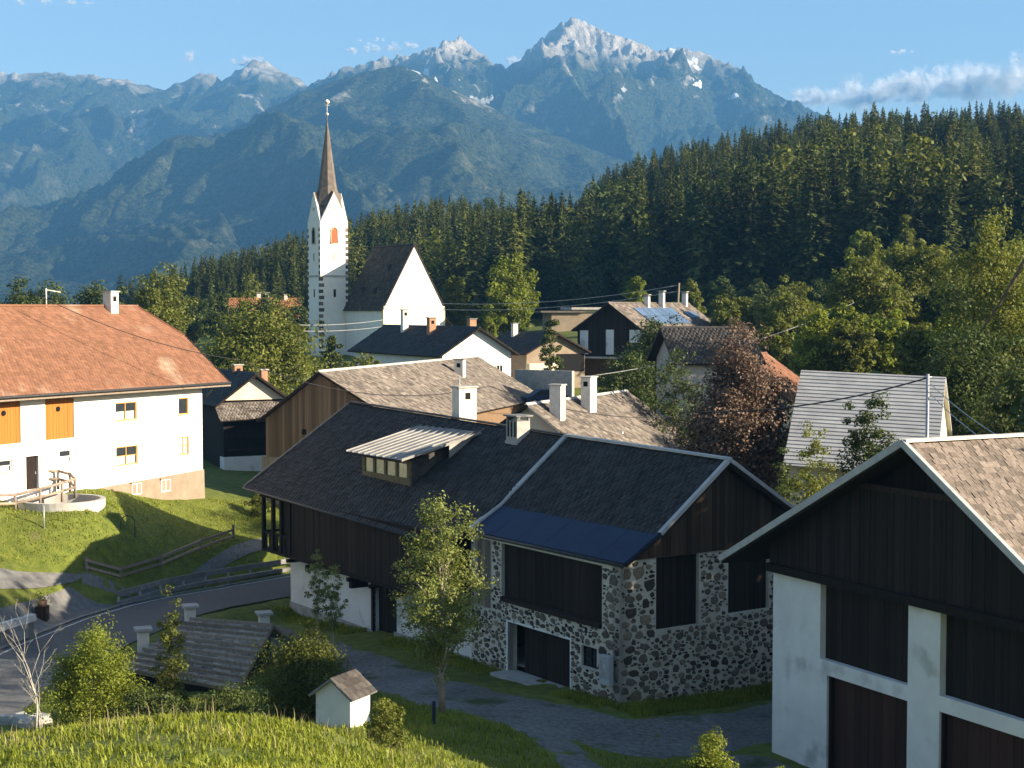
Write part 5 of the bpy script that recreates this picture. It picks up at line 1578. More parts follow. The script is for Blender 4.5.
# spruces
def spruce_data(seed, H=26.0, R0=3.6, levels=34, per=12):
    g = np.random.default_rng(seed)
    V, T, n = [], [], 0
    for i in range(levels):
        t = i / (levels - 1)
        z = H * (.10 + .89 * t)
        rad = R0 * (1 - t) ** .66 * g.uniform(.82, 1.12) + .12
        m = max(4, int(per * (1 - .5 * t)))
        ph = g.uniform(0, 6.28)
        for j in range(m):
            th = ph + 2 * np.pi * j / m + g.normal(0, .14)
            r = rad * g.uniform(.5, 1.15)
            d = np.array([np.cos(th), np.sin(th), 0]); s = np.array([-np.sin(th), np.cos(th), 0])
            dr = r * g.uniform(.22, .48); w = r * g.uniform(.13, .24) + .14
            zz = z + g.normal(0, .25)
            p0 = np.array([0, 0, zz]); p1 = d * r * .55 + [0, 0, zz - dr * .25]; p2 = d * r + [0, 0, zz - dr]
            hang = np.array([0, 0, -(.35 + .22 * r)])
            tn = float(np.clip(g.normal(0, .45), -1, 1))
            # small overlapping sprays along the bough, then a hanging curtain of twigs
            for f_, k_ in ((.30, .9), (.62, 1.0), (.92, .8)):
                c = d * r * f_ + np.array([0, 0, zz - dr * f_ ** 1.5]) + g.normal(0, .08, 3)
                L1 = d * (r * .30 * k_ + .1) + np.array([0, 0, -dr * .30]); sd = s * (w * k_) * g.uniform(.7, 1.3) + np.array([0, 0, g.normal(0, .12)])
                V += [c - L1 * .7, c + sd, c + L1, c - sd]; T.append(tn + g.normal(.1, .3))
            for f_ in (.45, .8):
                c = d * r * f_ + np.array([0, 0, zz - dr * f_ ** 1.5]); e_ = (s * g.uniform(-1, 1) + d * g.uniform(-.6, .6)) * (w * .55 + .08)
                V += [c - e_, c + hang * .5 - e_ * .6, c + hang * g.uniform(.7, 1.1), c + e_]; T.append(tn - .2 + g.normal(0, .2))
    V = np.array(V, float)
    top = np.array([[0, 0, H * 1.03], [.22, 0, H * .93], [-.1, .2, H * .9], [-.1, -.2, H * .93]])
    V = np.concatenate([V, top]); T.append(.2)
    Fq = np.arange(len(V)).reshape(-1, 4)
    return V, Fq, np.array(T)


spruce_me = []
for k in range(7):
    V, Fq, tt = spruce_data(200 + k, 26.0, [4.0, 4.7, 3.6, 5.0, 4.3, 4.5, 5.4][k], 33 + k, 11)
    mbt = MB(); mbt.tube([(0, 0, -1.5), (0, 0, 8), (0, 0, 22)], [.34, .26, .06], 6)
    nv = len(V)
    me = bpy.data.meshes.new('spruce_tree')
    me.from_pydata([tuple(v) for v in V] + mbt.v, [], [tuple(f) for f in Fq.tolist()] + [tuple(nv + i for i in f) for f in mbt.f])
    a_ = me.attributes.new('tint', 'FLOAT', 'FACE'); a_.data.foreach_set('value', np.concatenate([tt, np.full(len(mbt.f), -.8)]).astype(np.float32))
    me.materials.append(M['needle_olive' if k in (3, 6) else 'needle']); me.materials.append(M['bark'])
    me.polygons.foreach_set('material_index', np.r_[np.zeros(len(Fq), np.int32), np.ones(len(mbt.f), np.int32)])
    me.update()
    spruce_me.append(me)

for k in range(2):                                       # broadleaf crowns mixed into the wood
    V, Fq, tt, C = crown_data(300 + k, 24.0, 13.0, 5.0, 90, 26, .5, 'round', .17)
    mbt = MB(); mbt.tube([(0, 0, -1.5), (0, 0, 8), (0, 0, 18)], [.4, .3, .08], 6)
    nv = len(V)
    me = bpy.data.meshes.new('wood_broadleaf')
    me.from_pydata([tuple(v) for v in V] + mbt.v, [], [tuple(f) for f in Fq.tolist()] + [tuple(nv + i for i in f) for f in mbt.f])
    a_ = me.attributes.new('tint', 'FLOAT', 'FACE'); a_.data.foreach_set('value', np.concatenate([tt, np.full(len(mbt.f), -.8)]).astype(np.float32))
    me.materials.append(M['leaf_mid' if k else 'leaf_dark']); me.materials.append(M['bark'])
    me.polygons.foreach_set('material_index', np.r_[np.zeros(len(Fq), np.int32), np.ones(len(mbt.f), np.int32)])
    me.update()
    spruce_me.append(me)

g = np.random.default_rng(77)
xs, ys = [], []
sp = 5.0
for yy in np.arange(268, 640, sp):
    for xx in np.arange(-.40 * yy - 20, .40 * yy + 25, sp):
        xs.append(xx + g.normal(0, .45) * sp); ys.append(yy + g.normal(0, .45) * sp)
xs, ys = np.array(xs), np.array(ys)
u = 512 + F_PX * xs / ys
# the wood's edge: meadows keep clear in front of it
front = np.interp(u, [-400, 60, 140, 200, 330, 430, 520, 560, 700, 800, 900, 1400], [560, 560, 470, 330, 300, 292, 292, 300, 285, 275, 268, 268])
keep = (ys > front + g.uniform(-6, 10, len(ys)))
keep &= g.random(len(ys)) < np.where(ys > 560, .55, .93)
keep &= ~((u < 60) & (ys < 590))
gap = fbm(xs / 26, ys / 30, 19, 3, False)
keep &= gap < .64
xs, ys, u = xs[keep], ys[keep], u[keep]
zs = height(xs, ys)
lf = fbm(xs / 42, ys / 60, 15, 3, False)
scl = (.42 + .58 * smooth(.3, .72, lf)) * g.uniform(.75, 1.15, len(xs)) * np.where(g.random(len(xs)) < .12, .7, 1.0) * np.where(u < 200, .8, 1.0)
rot = g.uniform(0, 6.28, len(xs)); hue = fbm(xs / 35, ys / 35, 23, 2, False)
var = np.where(g.random(len(xs)) < smooth(.45, .7, hue) * .7, np.where(g.random(len(xs)) < .5, 3, 6), np.array([0, 1, 2, 4, 5])[g.integers(0, 5, len(xs))]); wid_ = g.uniform(.85, 1.2, len(xs))
bl = g.random(len(xs)) < np.where(ys < 345, .28, .07) * smooth(.35, .6, hue)
var = np.where(bl, 7 + (g.random(len(xs)) < .6), var)
# no spruce stands above the crown line the hill shows
top_y = np.interp(u, [p for p, _ in _sky], [t for _, t in _sky]) + g.uniform(-7, 20, len(u))
allow = (CAM_Z + (HORIZON - top_y) / F_PX * ys - zs) / 26.5
keep = allow > .3
xs, ys, u, zs, scl, rot, var, wid_, allow = [q[keep] for q in (xs, ys, u, zs, scl, rot, var, wid_, allow)]
scl = np.minimum(scl, allow)
# which spruces show largest: paint simple triangles near to far
order = np.argsort(ys)
buf = np.zeros((330, 1100), bool)
vis = np.zeros(len(xs))
for i in order:
    f = F_PX / ys[i]
    base = HORIZON - (zs[i] - CAM_Z) * f; hgt = 26 * scl[i] * f; hw = 4.3 * scl[i] * wid_[i] * f
    cnt = 0
    for r in range(max(0, int(base - hgt)), min(329, int(base))):
        w = hw * (r - (base - hgt)) / hgt
        a, b = int(u[i] - w) + 30, int(u[i] + w) + 31
        a, b = max(a, 0), min(b, 1100)
        if b > a:
            seg = buf[r, a:b]
            cnt += (~seg).sum(); seg[:] = True
    vis[i] = cnt
rank = np.argsort(-vis)
single = set(rank[:290].tolist())
for i in rank[:290]:
    if var[i] < 7:
        o = link('spruce_tree', spruce_me[var[i]], None, None, 'tall dark spruce standing in the wooded hillside', 'spruce', 'spruces of the hillside wood')
    else:
        o = link('broadleaf_tree', spruce_me[var[i]], None, None, 'rounded light green broadleaf tree among the hillside spruces', 'tree', 'broadleaf trees of the hillside wood')
    o.location = (xs[i], ys[i], zs[i]); o.rotation_euler = (0, 0, rot[i]); o.scale = (scl[i] * wid_[i], scl[i] * wid_[i], scl[i])
rest_i = np.array([i for i in range(len(xs)) if i not in single])
print('spruces', len(xs), 'rest', len(rest_i))
# the remaining wood: one object, spruces instanced on points
src = bpy.data.collections.new('spruce_sources')
for k, me in enumerate(spruce_me):
    so_ = bpy.data.objects.new('spruce_source', me); src.objects.link(so_)
pme = bpy.data.meshes.new('forest')
pme.vertices.add(len(rest_i)); pme.vertices.foreach_set('co', np.stack([xs[rest_i], ys[rest_i], zs[rest_i]], 1).astype(np.float32).ravel())
for nm, arr in (('srot', rot[rest_i]), ('sscl', scl[rest_i]), ('swid', (scl * wid_)[rest_i])):
    a_ = pme.attributes.new(nm, 'FLOAT', 'POINT'); a_.data.foreach_set('value', arr.astype(np.float32))
a_ = pme.attributes.new('svar', 'INT', 'POINT'); a_.data.foreach_set('value', var[rest_i].astype(np.int32))
forest = link('forest', pme, None, None, 'dense dark spruce wood covering the hillside', 'forest', None, 'stuff')
ng = bpy.data.node_groups.new('scatter', 'GeometryNodeTree')
ng.interface.new_socket('Geometry', in_out='INPUT', socket_type='NodeSocketGeometry'); ng.interface.new_socket('Geometry', in_out='OUTPUT', socket_type='NodeSocketGeometry')
N_ = ng.nodes; L_ = ng.links
gi, go = N_.new('NodeGroupInput'), N_.new('NodeGroupOutput')
m2p = N_.new('GeometryNodeMeshToPoints'); iop = N_.new('GeometryNodeInstanceOnPoints'); ci = N_.new('GeometryNodeCollectionInfo')
ci.inputs['Collection'].default_value = src; ci.inputs['Separate Children'].default_value = True; ci.inputs['Reset Children'].default_value = True


def nattr(nm, typ='FLOAT'):
    q = N_.new('GeometryNodeInputNamedAttribute'); q.data_type = typ; q.inputs['Name'].default_value = nm
    return [s_ for s_ in q.outputs if s_.enabled and s_.name == 'Attribute'][0]


cr_ = N_.new('ShaderNodeCombineXYZ'); L_.new(nattr('srot'), cr_.inputs[2])
cs_ = N_.new('ShaderNodeCombineXYZ'); w_ = nattr('swid'); L_.new(w_, cs_.inputs[0]); L_.new(w_, cs_.inputs[1]); L_.new(nattr('sscl'), cs_.inputs[2])
L_.new(gi.outputs[0], m2p.inputs[0]); L_.new(m2p.outputs[0], iop.inputs['Points']); L_.new(ci.outputs[0], iop.inputs['Instance'])
iop.inputs['Pick Instance'].default_value = True
L_.new(nattr('svar', 'INT'), iop.inputs['Instance Index']); L_.new(cr_.outputs[0], iop.inputs['Rotation']); L_.new(cs_.outputs[0], iop.inputs['Scale'])
L_.new(iop.outputs[0], go.inputs[0])
md_ = forest.modifiers.new('scatter', 'NODES'); md_.node_group = ng

# broadleaf trees of the village
tree_px('large spreading green tree between the white farmhouse and the church tower', 258, 420, 314, 158, 94, leaf=.3, n_clump=260, per=34, mat='leaf_mid', seed=3, z0=3.0)
tree_px('olive green tree right in front of the church tower base', 333, 400, 340, 165, 34, leaf=.25, n_clump=70, per=30, mat='leaf_dark', seed=4)
tree_px('small shrub-like tree beside the dark roofed house under the church', 365, 390, 352, 166, 30, leaf=.22, n_clump=50, per=26, mat='leaf_mid', seed=5, z0=1.2)
tree_px('bright yellow green round tree in front of the dark wood right of the church', 510, 332, 267, 236, 46, leaf=.36, n_clump=230, per=34, mat='leaf_bright', seed=6, z0=1.6, shape='tall')
tree_px('small dull green tree between the church gable and the bright tree', 455, 330, 278, 240, 24, leaf=.34, n_clump=90, per=28, mat='leaf_mid', seed=7)
tree_px('little bright tree at the foot of the bright round tree', 490, 335, 298, 232, 16, leaf=.3, n_clump=50, per=24, mat='leaf_bright', seed=8)
tree_px('light green tree behind the chimneys of the solar roof house', 635, 312, 277, 232, 21, leaf=.34, n_clump=90, per=28, mat='leaf_bright', seed=9)
tree_px('slender dark green tree in front of the gabled cottage', 551, 362, 312, 168, 20, leaf=.2, n_clump=70, per=26, mat='leaf_dark', seed=10, shape='tall')
tree_px('green tree peeking over the ridge of the white farmhouse', 158, 345, 278, 205, 56, leaf=.34, n_clump=160, per=30, mat='leaf_mid', seed=11)
tree_px('darker tree behind the farmhouse chimney', 100, 345, 286, 215, 54, leaf=.34, n_clump=130, per=30, mat='leaf_dark', seed=12)
tree_px('dark tree behind the cable mast of the white farmhouse', 30, 345, 284, 225, 70, leaf=.36, n_clump=150, per=30, mat='leaf_dark', seed=13)
tree_px('dark bushy tree growing against the solar roof house', 655, 400, 326, 158, 62, leaf=.24, n_clump=170, per=30, mat='leaf_dark', seed=14, z0=1.0)
tree_px('climbing dark shrub left of the grey wall', 628, 405, 358, 150, 50, leaf=.22, n_clump=110, per=28, mat='leaf_dark', seed=15, z0=.6)
tree_px('big copper leaved beech behind the stone barn gable', 738, 500, 348, 97, 92, leaf=.17, n_clump=620, per=46, mat='leaf_copper', seed=16, z0=.6, shape='tall', clump=.19)
tree_px('dark green bush in front of the grey sheet metal roof', 868, 480, 394, 86, 56, leaf=.14, n_clump=170, per=34, mat='leaf_dark', seed=17, z0=.6, shape='tall')
tree_px('pale green bush between the copper beech and the barn garage', 815, 500, 438, 84, 48, leaf=.13, n_clump=120, per=30, mat='leaf_mid', seed=18, z0=.3)
tree_px('shrub in the gap right of the stone barn verge', 784, 520, 462, 80, 40, leaf=.12, n_clump=90, per=30, mat='leaf_dark', seed=19, z0=.3)
tree_px('dark shrub before the slate house wall beside the copper beech', 674, 455, 356, 122, 66, leaf=.2, n_clump=110, per=28, mat='leaf_dark', seed=20, z0=.4)
rt = [('tall light green poplar-like tree left of centre in the right hand grove', 868, 375, 262, 172, 70, 'leaf_mid', 'tall'),
      ('broad pale green tree rising highest in the right hand grove', 915, 372, 250, 190, 74, 'leaf_mid', 'round'),
      ('small bright tree at the grove edge above the grey roof', 838, 368, 308, 165, 46, 'leaf_bright', 'round'),
      ('round green tree right above the orange roof house', 790, 366, 297, 185, 52, 'leaf_mid', 'round'),
      ('low dark tree beside the slate house roof', 733, 372, 301, 195, 42, 'leaf_mid', 'round'),
      ('dark rounded tree between the slate roof and the grove', 765, 370, 300, 200, 44, 'leaf_dark', 'round'),
      ('young light tree standing before the spruces above the grove', 862, 300, 232, 262, 32, 'leaf_bright', 'tall'),
      ('pale young tree higher up in front of the spruces', 905, 290, 226, 268, 30, 'leaf_mid', 'tall'),
      ('big light green tree at the right edge of the photo', 992, 400, 232, 128, 96, 'leaf_mid', 'round'),
      ('dark green tree below the big tree at the right edge', 965, 430, 332, 112, 92, 'leaf_dark', 'round'),
      ('green bush filling the corner right above the garage ridge', 1018, 430, 370, 100, 60, 'leaf_dark', 'round'),
      ('green tree in the grove gap behind the metal pole', 945, 372, 290, 176, 44, 'leaf_dark', 'tall'),
      ('tall tree cut by the right edge above the grove', 1030, 380, 250, 150, 80, 'leaf_mid', 'tall')]
for k, (lb, px, pb, pt, Y, w, mt, shp) in enumerate(rt):
    tree_px(lb, px, pb, pt, Y, w, leaf=.0018 * Y + .02, n_clump=int(120 + w * 1.6), per=32, mat=mt, seed=30 + k, shape=shp, z0=2.0, group='trees of the right hand grove')
gv = [(815, 372, 318, 150, 40, 'leaf_bright'), (850, 374, 322, 148, 36, 'leaf_mid'), (885, 376, 316, 150, 44, 'leaf_bright'), (918, 376, 326, 142, 38, 'leaf_mid'), (948, 380, 318, 140, 40, 'leaf_bright'), (775, 368, 322, 160, 36, 'leaf_mid'), (800, 362, 304, 200, 40, 'leaf_bright'), (870, 352, 290, 215, 44, 'leaf_mid'), (935, 352, 272, 215, 48, 'leaf_mid'), (980, 352, 262, 200, 50, 'leaf_mid')]
for k, (px, pb, pt, Y, w, mt) in enumerate(gv):
    tree_px('filling tree of the right hand grove, %s of ten from left by the meadow' % ('third fifth seventh eighth ninth first second fourth sixth tenth'.split()[k]), px, pb, pt, Y, w, leaf=.0018 * Y + .02, n_clump=130, per=30, mat=mt, seed=140 + k, z0=.5, group='trees of the right hand grove')
for k in range(9):
    px = 690 + k * 30 + (k * 37) % 17; Y = 232 + (k * 53) % 28
    tree_px('young broadleaf tree under the dark wood, number %s of nine from left' % ('one two three four five six seven eight nine'.split()[k]), px, 318, 282 + (k * 29) % 14, Y, 26 + (k * 13) % 10, leaf=.36, n_clump=80, per=26, mat=('leaf_dark', 'leaf_mid')[k % 3 == 0], seed=60 + k, group='young trees at the wood edge')
for k in range(6):
    px = 168 + k * 26; Y = 262 + (k * 31) % 20
    tree_px('dark broadleaf tree left of the church, %s of six from left' % ('first second third fourth fifth sixth'.split()[k]), px, 330, 292 + (k * 7) % 12, Y, 28, leaf=.36, n_clump=70, per=26, mat='leaf_dark', seed=80 + k, group='trees left of the church')
tree('tall unseen tree right of the barn garage, added to shade the stone barn gable', 33.5, 61.5, 24.0, 18.0, leaf=.5, n_clump=330, per=34, mat='leaf_dark', seed=99, z0=3.0)  # out-of-frame tree, added so that its shadow darkens the stone barn gable

# young tree in front of the farmhouse
yt = at(442, 704, 55)
ytr = tree('young fruit tree with pale leaves and slender trunk in front of the timber farmhouse', yt.x, yt.y, 7.6, 3.1, leaf=.085, n_clump=230, per=30, mat='leaf_young', bark='bark_pale', seed=120, shape='egg', z0=1.5, r0=.11, clump=.13, limbs=40, z=yt.z)
q = MB(); q.box(-.06, .06, -.06, .06, -.5, .75); stk = q.build('tree_stake', 'metal_blue', None, label='short blue stake at the foot of the young fruit tree', cat='stake'); stk.location = at(434, 722, 54.2)
tree_px('slim sapling with few leaves against the white ground floor wall', 318, 648, 545, 74, 20, leaf=.085, n_clump=60, per=16, mat='leaf_young', bark='bark_pale', seed=121, shape='tall', z0=2.3, r0=.05, limbs=20, name='sapling')
tree_px('second leafy sapling right of the slim one at the white wall', 333, 650, 565, 73, 24, leaf=.085, n_clump=60, per=16, mat='leaf_young', bark='bark_pale', seed=122, shape='tall', z0=1.6, r0=.05, limbs=20, name='sapling')
tree_px('tall narrow leafy shrub left of the low shed roof', 172, 735, 598, 57, 40, leaf=.075, n_clump=150, per=26, mat='leaf_mid', seed=123, shape='cone', z0=.3, r0=.05, limbs=16, name='shrub', cat='shrub')
tree_px('wide pale flowering bush at the lower left before the road', 94, 735, 630, 55, 82, leaf=.075, n_clump=330, per=34, mat='leaf_bright', seed=124, z0=.2, r0=.05, limbs=24, name='bush', cat='bush')
tree_px('dark bush right of the flowering bush', 150, 735, 688, 52, 60, leaf=.075, n_clump=170, per=30, mat='leaf_dark', seed=125, z0=.1, r0=.04, name='bush', cat='bush')
tree_px('dark shaded bush in front of the low shed roof', 228, 735, 692, 54, 66, leaf=.075, n_clump=170, per=30, mat='leaf_dark', seed=126, z0=.1, r0=.04, name='bush', cat='bush')
tree_px('rounded green bush behind the small white hut', 304, 705, 640, 60, 80, leaf=.085, n_clump=320, per=34, mat='leaf_mid', seed=127, z0=.1, r0=.04, name='bush', cat='bush')
tree_px('small light weed bush right of the white hut', 388, 745, 700, 48, 40, leaf=.07, n_clump=90, per=26, mat='leaf_mid', seed=128, z0=.1, r0=.03, name='bush', cat='bush')
tree_px('bright bush top at the lower edge before the gravel yard', 712, 800, 742, 44, 60, leaf=.075, n_clump=170, per=30, mat='leaf_bright', seed=129, z0=.1, r0=.03, name='bush', cat='bush')
tree_px('second smaller bright bush top at the lower edge', 776, 800, 760, 43, 44, leaf=.07, n_clump=90, per=26, mat='leaf_bright', seed=130, z0=.1, r0=.03, name='bush', cat='bush')
tree_px('tiny shrub growing at the white farmhouse lawn corner by the barn roof', 258, 512, 492, 108, 20, leaf=.1, n_clump=60, per=22, mat='leaf_mid', seed=131, z0=.1, r0=.03, name='shrub', cat='shrub')


def dead_shrub():
    b = at(36, 742, 52); gg = random.Random(9)
    mb = MB()

    def grow(p, d, ln, r, lev):
        q = p + d * ln
        mid = p.lerp(q, .5) + Vector((gg.uniform(-.05, .05), gg.uniform(-.05, .05), .02)) * ln
        mb.tube([p, mid, q], [r, r * .8, r * .55], 5)
        if lev == 0: return
        for k in range(gg.choice((2, 2, 3))):
            dd = (d + Vector((gg.uniform(-.8, .8), gg.uniform(-.5, .5), gg.uniform(-.05, .5)))).normalized()
            grow(q if k < 2 else mid, dd, ln * gg.uniform(.5, .75), r * .55, lev - 1)
    grow(Vector((0, 0, -.3)), Vector((.03, 0, 1)), 2.3, .04, 4)
    grow(Vector((.25, 0, -.3)), Vector((-.12, .1, 1)), 1.6, .035, 4)
    o = mb.build('bare_shrub', 'bark_dead', None, label='bare whitish dead shrub with thin forked branches at the left edge', cat='shrub')
    o.location = (b.x, b.y, h1(b.x, b.y))


dead_shrub()


# grass blades
def blades(name, label, pts, hgt, wdt, mat, seed, lean=.45, per=1):
    g = np.random.default_rng(seed)
    P = np.repeat(pts, per, 0) + (g.normal(0, .05, (len(pts) * per, 2)) if per > 1 else 0)
    z = height(P[:, 0], P[:, 1])
    n = len(P)
    B = np.stack([P[:, 0], P[:, 1], z - .02], 1)
    th = g.uniform(0, 6.28, n); d = np.stack([np.cos(th), np.sin(th), np.zeros(n)], 1); s = np.stack([-np.sin(th), np.cos(th), np.zeros(n)], 1)
    H = (hgt * g.uniform(.45, 1.3, n))[:, None]; W = (wdt * g.uniform(.6, 1.3, n))[:, None]
    le = (g.uniform(.1, 1, n) * lean)[:, None]
    M1 = B + np.array([0, 0, 1]) * H * .6 + d * H * le * .35; Tp = B + np.array([0, 0, 1]) * H * (1 - .25 * le) + d * H * le
    V = np.stack([B - s * W, B + s * W, M1 + s * W * .8, M1 - s * W * .8, Tp], 1).reshape(-1, 3)
    b = (np.arange(n) * 5)[:, None]
    tri = np.concatenate([b + [0, 1, 2], b + [0, 2, 3], b + [3, 2, 4]])
    tn = g.normal(0, .5, n); tn = np.concatenate([tn, tn, tn])
    link(name, np_mesh(name, V, tri, tn), mat, None, label, 'grass', None, 'stuff')


g = np.random.default_rng(5)
n = 62000
P = np.stack([g.uniform(-12, 3.5, n), g.uniform(18.5, 33.5, n)], 1)
pn = fbm(P[:, 0] / 1.4, P[:, 1] / 1.4, 8, 3, False)
P = P[g.random(n) < np.clip((pn - .28) * 3.2, .12, 1)]
blades('grass', 'tall sunlit yellow green grass on the knoll in front', P, .15, .013, 'grass_blade', 1, .95)
n = 900
P = np.stack([g.uniform(-12, 3, n), g.uniform(24, 33, n)], 1)
blades('grass_stalks', 'dry seed stalks standing out of the knoll grass', P, .36, .006, 'grass_dry', 2, .5)
n = 42000
P = np.stack([g.uniform(-36, -12.5, n), g.uniform(82, 114, n)], 1)
rel = P - np.array([-21.77, 108.0])
dfront = rel[:, 0] * .883 - rel[:, 1] * .469
far_x = np.interp(P[:, 1], [62, 75, 82, 86.5, 90, 94.8, 99, 104, 114], [-27, -25.6, -24.2, -23, -21.7, -18.8, -15.4, -10, -4])
kp = (dfront > .3) & (P[:, 0] < far_x)
for rd in ((-29, 80), (-25.5, 85)):
    pass
pr_ = 512 + F_PX * P[:, 0] / P[:, 1]; pyy = HORIZON - (height(P[:, 0], P[:, 1]) - CAM_Z) * F_PX / P[:, 1]
kp &= ~((pr_ < 92) & (pyy > 566)) & ~((pr_ < 125) & (pyy > 586))
blades('lawn_grass', 'short sunlit grass of the farmhouse lawn', P[kp], .13, .028, 'grass_blade', 3)
n = 60000
P = np.stack([g.uniform(-17, 12, n), g.uniform(33, 66, n)], 1)
cx = np.interp(P[:, 1], [48, 52, 56, 60], [4.5, 2.7, 1.45, -.15])
kp = (np.abs(P[:, 0] - cx) > 1.05) | (P[:, 1] > 60)
lo_ = np.interp(P[:, 0], [-15.5, -12, -8, -4.4, -.8, 4.6, 9, 14], [83, 75, 69, 63.3, 58.2, 55.2, 57.5, 62])
kp &= P[:, 1] < lo_ - .2
kp &= ~((P[:, 0] > np.interp(P[:, 1], [38, 45, 53.5, 57], [15, 12, 8.2, 4.8]) - .2))
blades('meadow_grass', 'shaded grass on the slope above the gravel yard', P[kp], .2, .02, 'grass_blade', 4)

# rough grass along the foot of the walls
gA = np.random.default_rng(12)
n = 9000
uu = gA.uniform(0, 31, n); dd_ = gA.uniform(.08, 1.3, n) ** 1.3
Lx, Ly = -math.sin(A34), math.cos(A34); Gx, Gy = math.cos(A34), math.sin(A34)
P1 = np.stack([BX + Lx * uu - Gx * dd_, BY + Ly * uu - Gy * dd_], 1)
ok = ~((uu > 3.2) & (uu < 8.7)) & ~((uu > 18.4) & (uu < 21.6))
v2 = gA.uniform(-.6, 9.5, n); e2 = gA.uniform(.08, 1.9, n)
P2 = np.stack([BX + Gx * v2 - Lx * e2, BY + Gy * v2 - Ly * e2], 1)
blades('wall_grass', 'shaded rough grass along the foot of the barn walls', np.concatenate([P1[ok], P2]), .22, .018, 'grass_blade', 9)

# ---------------------------------------------------------------- small things
# small white hut
hp = at(343, 700, 52)
zg = h1(hp.x, hp.y)
hut = thing('pump_hut', 'tiny white plastered hut with slab roof behind the grassy knoll', 'hut', (hp.x, hp.y, 0), R(-28))
z_ap = at(343, 672, 52).z; ww, ll = 1.4, 1.2
q = MB(); q.prism([(-ww / 2, -ll / 2, zg - .6), (ww / 2, -ll / 2, zg - .6), (ww / 2, -ll / 2, z_ap - .62), (0, -ll / 2, z_ap - .16), (-ww / 2, -ll / 2, z_ap - .62)], (0, ll, 0)); q.build('wall', 'plaster_old', hut)
for s_ in (-1, 1):
    Pq = [(s_ * (ww / 2 + .2), -ll / 2 - .18, z_ap - .72), (s_ * (ww / 2 + .2), ll / 2 + .18, z_ap - .72), (0, ll / 2 + .18, z_ap - .06), (0, -ll / 2 - .18, z_ap - .06)]
    q = MB(); slab(q, *Pq, .07); ro = q.build('roof', 'concrete_dark', hut)
    courses(*[Vector(p) + Vector((0, 0, .005)) for p in Pq], .3, .35, 'shingles', 'roof_slate', ro, seed=171 + s_, lift=.02)
# low shed with striped roof by the road
s1, s2, s3, s4 = at(193, 619, 76), at(274, 625, 75), at(238, 690, 67), at(118, 668, 70)
shed = thing('low_shed', 'low shed sunk in the bank with weathered batten striped roof', 'shed', s1, 0)
loc = [p - s1 for p in (s4, s3, s2, s1)]
q = MB(); slab(q, *loc, .14); sr_ = q.build('roof', 'wood_weather', shed)
courses(*[p + Vector((0, 0, .02)) for p in loc], .5, .55, 'shingles', 'roof_shed', sr_, seed=181, lift=.05)
for i in range(11):
    t = (i + .5) / 11
    a, b = loc[0].lerp(loc[3], t), loc[1].lerp(loc[2], t)
    strip_between(a, b, .10, .16, 'batten', 'wood_weather', sr_, (0, 0, .12))
bk = (loc[3] + Vector((-1.2, 2.2, -1.0)), loc[2] + Vector((.3, 2.2, -1.0)))
q = MB(); slab(q, bk[0], bk[1], loc[2], loc[3], .14); q.build('rear_roof', 'wood_weather', shed)
q = MB()
for a, b in ((loc[0], loc[1]), (loc[1], loc[2]), (loc[3], loc[0])):
    a2, b2 = a * .96 + Vector((0, 0, -.16)), b * .96 + Vector((0, 0, -.16))
    q.face([a2, b2, b2 + Vector((0, 0, -1.6)), a2 + Vector((0, 0, -1.6))])
q.build('wall', 'wood_dark', shed)
for k, (px, py, Y, lb) in enumerate(((143, 629, 74, 'leftmost'), (190, 606, 80, 'middle and tallest looking'), (264, 613, 81, 'rightmost'))):
    p = at(px, py, Y); zb = h1(p.x, p.y)
    t_ = thing('gate_pillar', lb + ' of three slab capped masonry pillars behind the low shed roof', 'pillar', (p.x, p.y, 0), R(20), 'slab capped pillars by the road')
    q = MB(); q.box(-.26, .26, -.26, .26, zb - .3, p.z - .05); q.build('shaft', 'chimney_white', t_)
    q = MB(); q.box(-.42, .42, -.42, .42, p.z - .05, p.z + .07); q.build('cap', 'concrete', t_)

# guard rail along the road
ga = [at(118, 601, 86.9), at(160, 592, 91.0), at(205, 584, 94.5), at(250, 575, 97.5), at(292, 567, 100.5)]
rail = thing('guard_rail', 'grey guard rail on posts along the far side of the road', 'guard rail', (ga[0].x, ga[0].y, 0))
pts = []
for a, b in zip(ga, ga[1:]):
    for t in (0, .5):
        pts.append(a.lerp(b, t))
pts.append(ga[-1])
pp = [Vector((p.x - ga[0].x, p.y - ga[0].y, h1(p.x, p.y))) for p in pts]
_pz = np.polyfit(range(len(pp)), [p.z for p in pp], 1)
pp = [Vector((p.x, p.y, float(np.polyval(_pz, i)))) for i, p in enumerate(pp)]
for k, (a, b) in enumerate(zip(pp, pp[1:])):
    strip_between(a + Vector((0, 0, .72)), b + Vector((0, 0, .72)), .1, .3, 'rail', 'concrete_dark', rail)
    strip_between(a + Vector((0, 0, .16)), b + Vector((0, 0, .16)), .3, .24, 'footing', 'concrete_dark', rail)
for p in pp:
    piece('post', 'steel', rail, p.x - .06, p.x + .06, p.y + .08, p.y + .2, p.z - .8, p.z + .92)
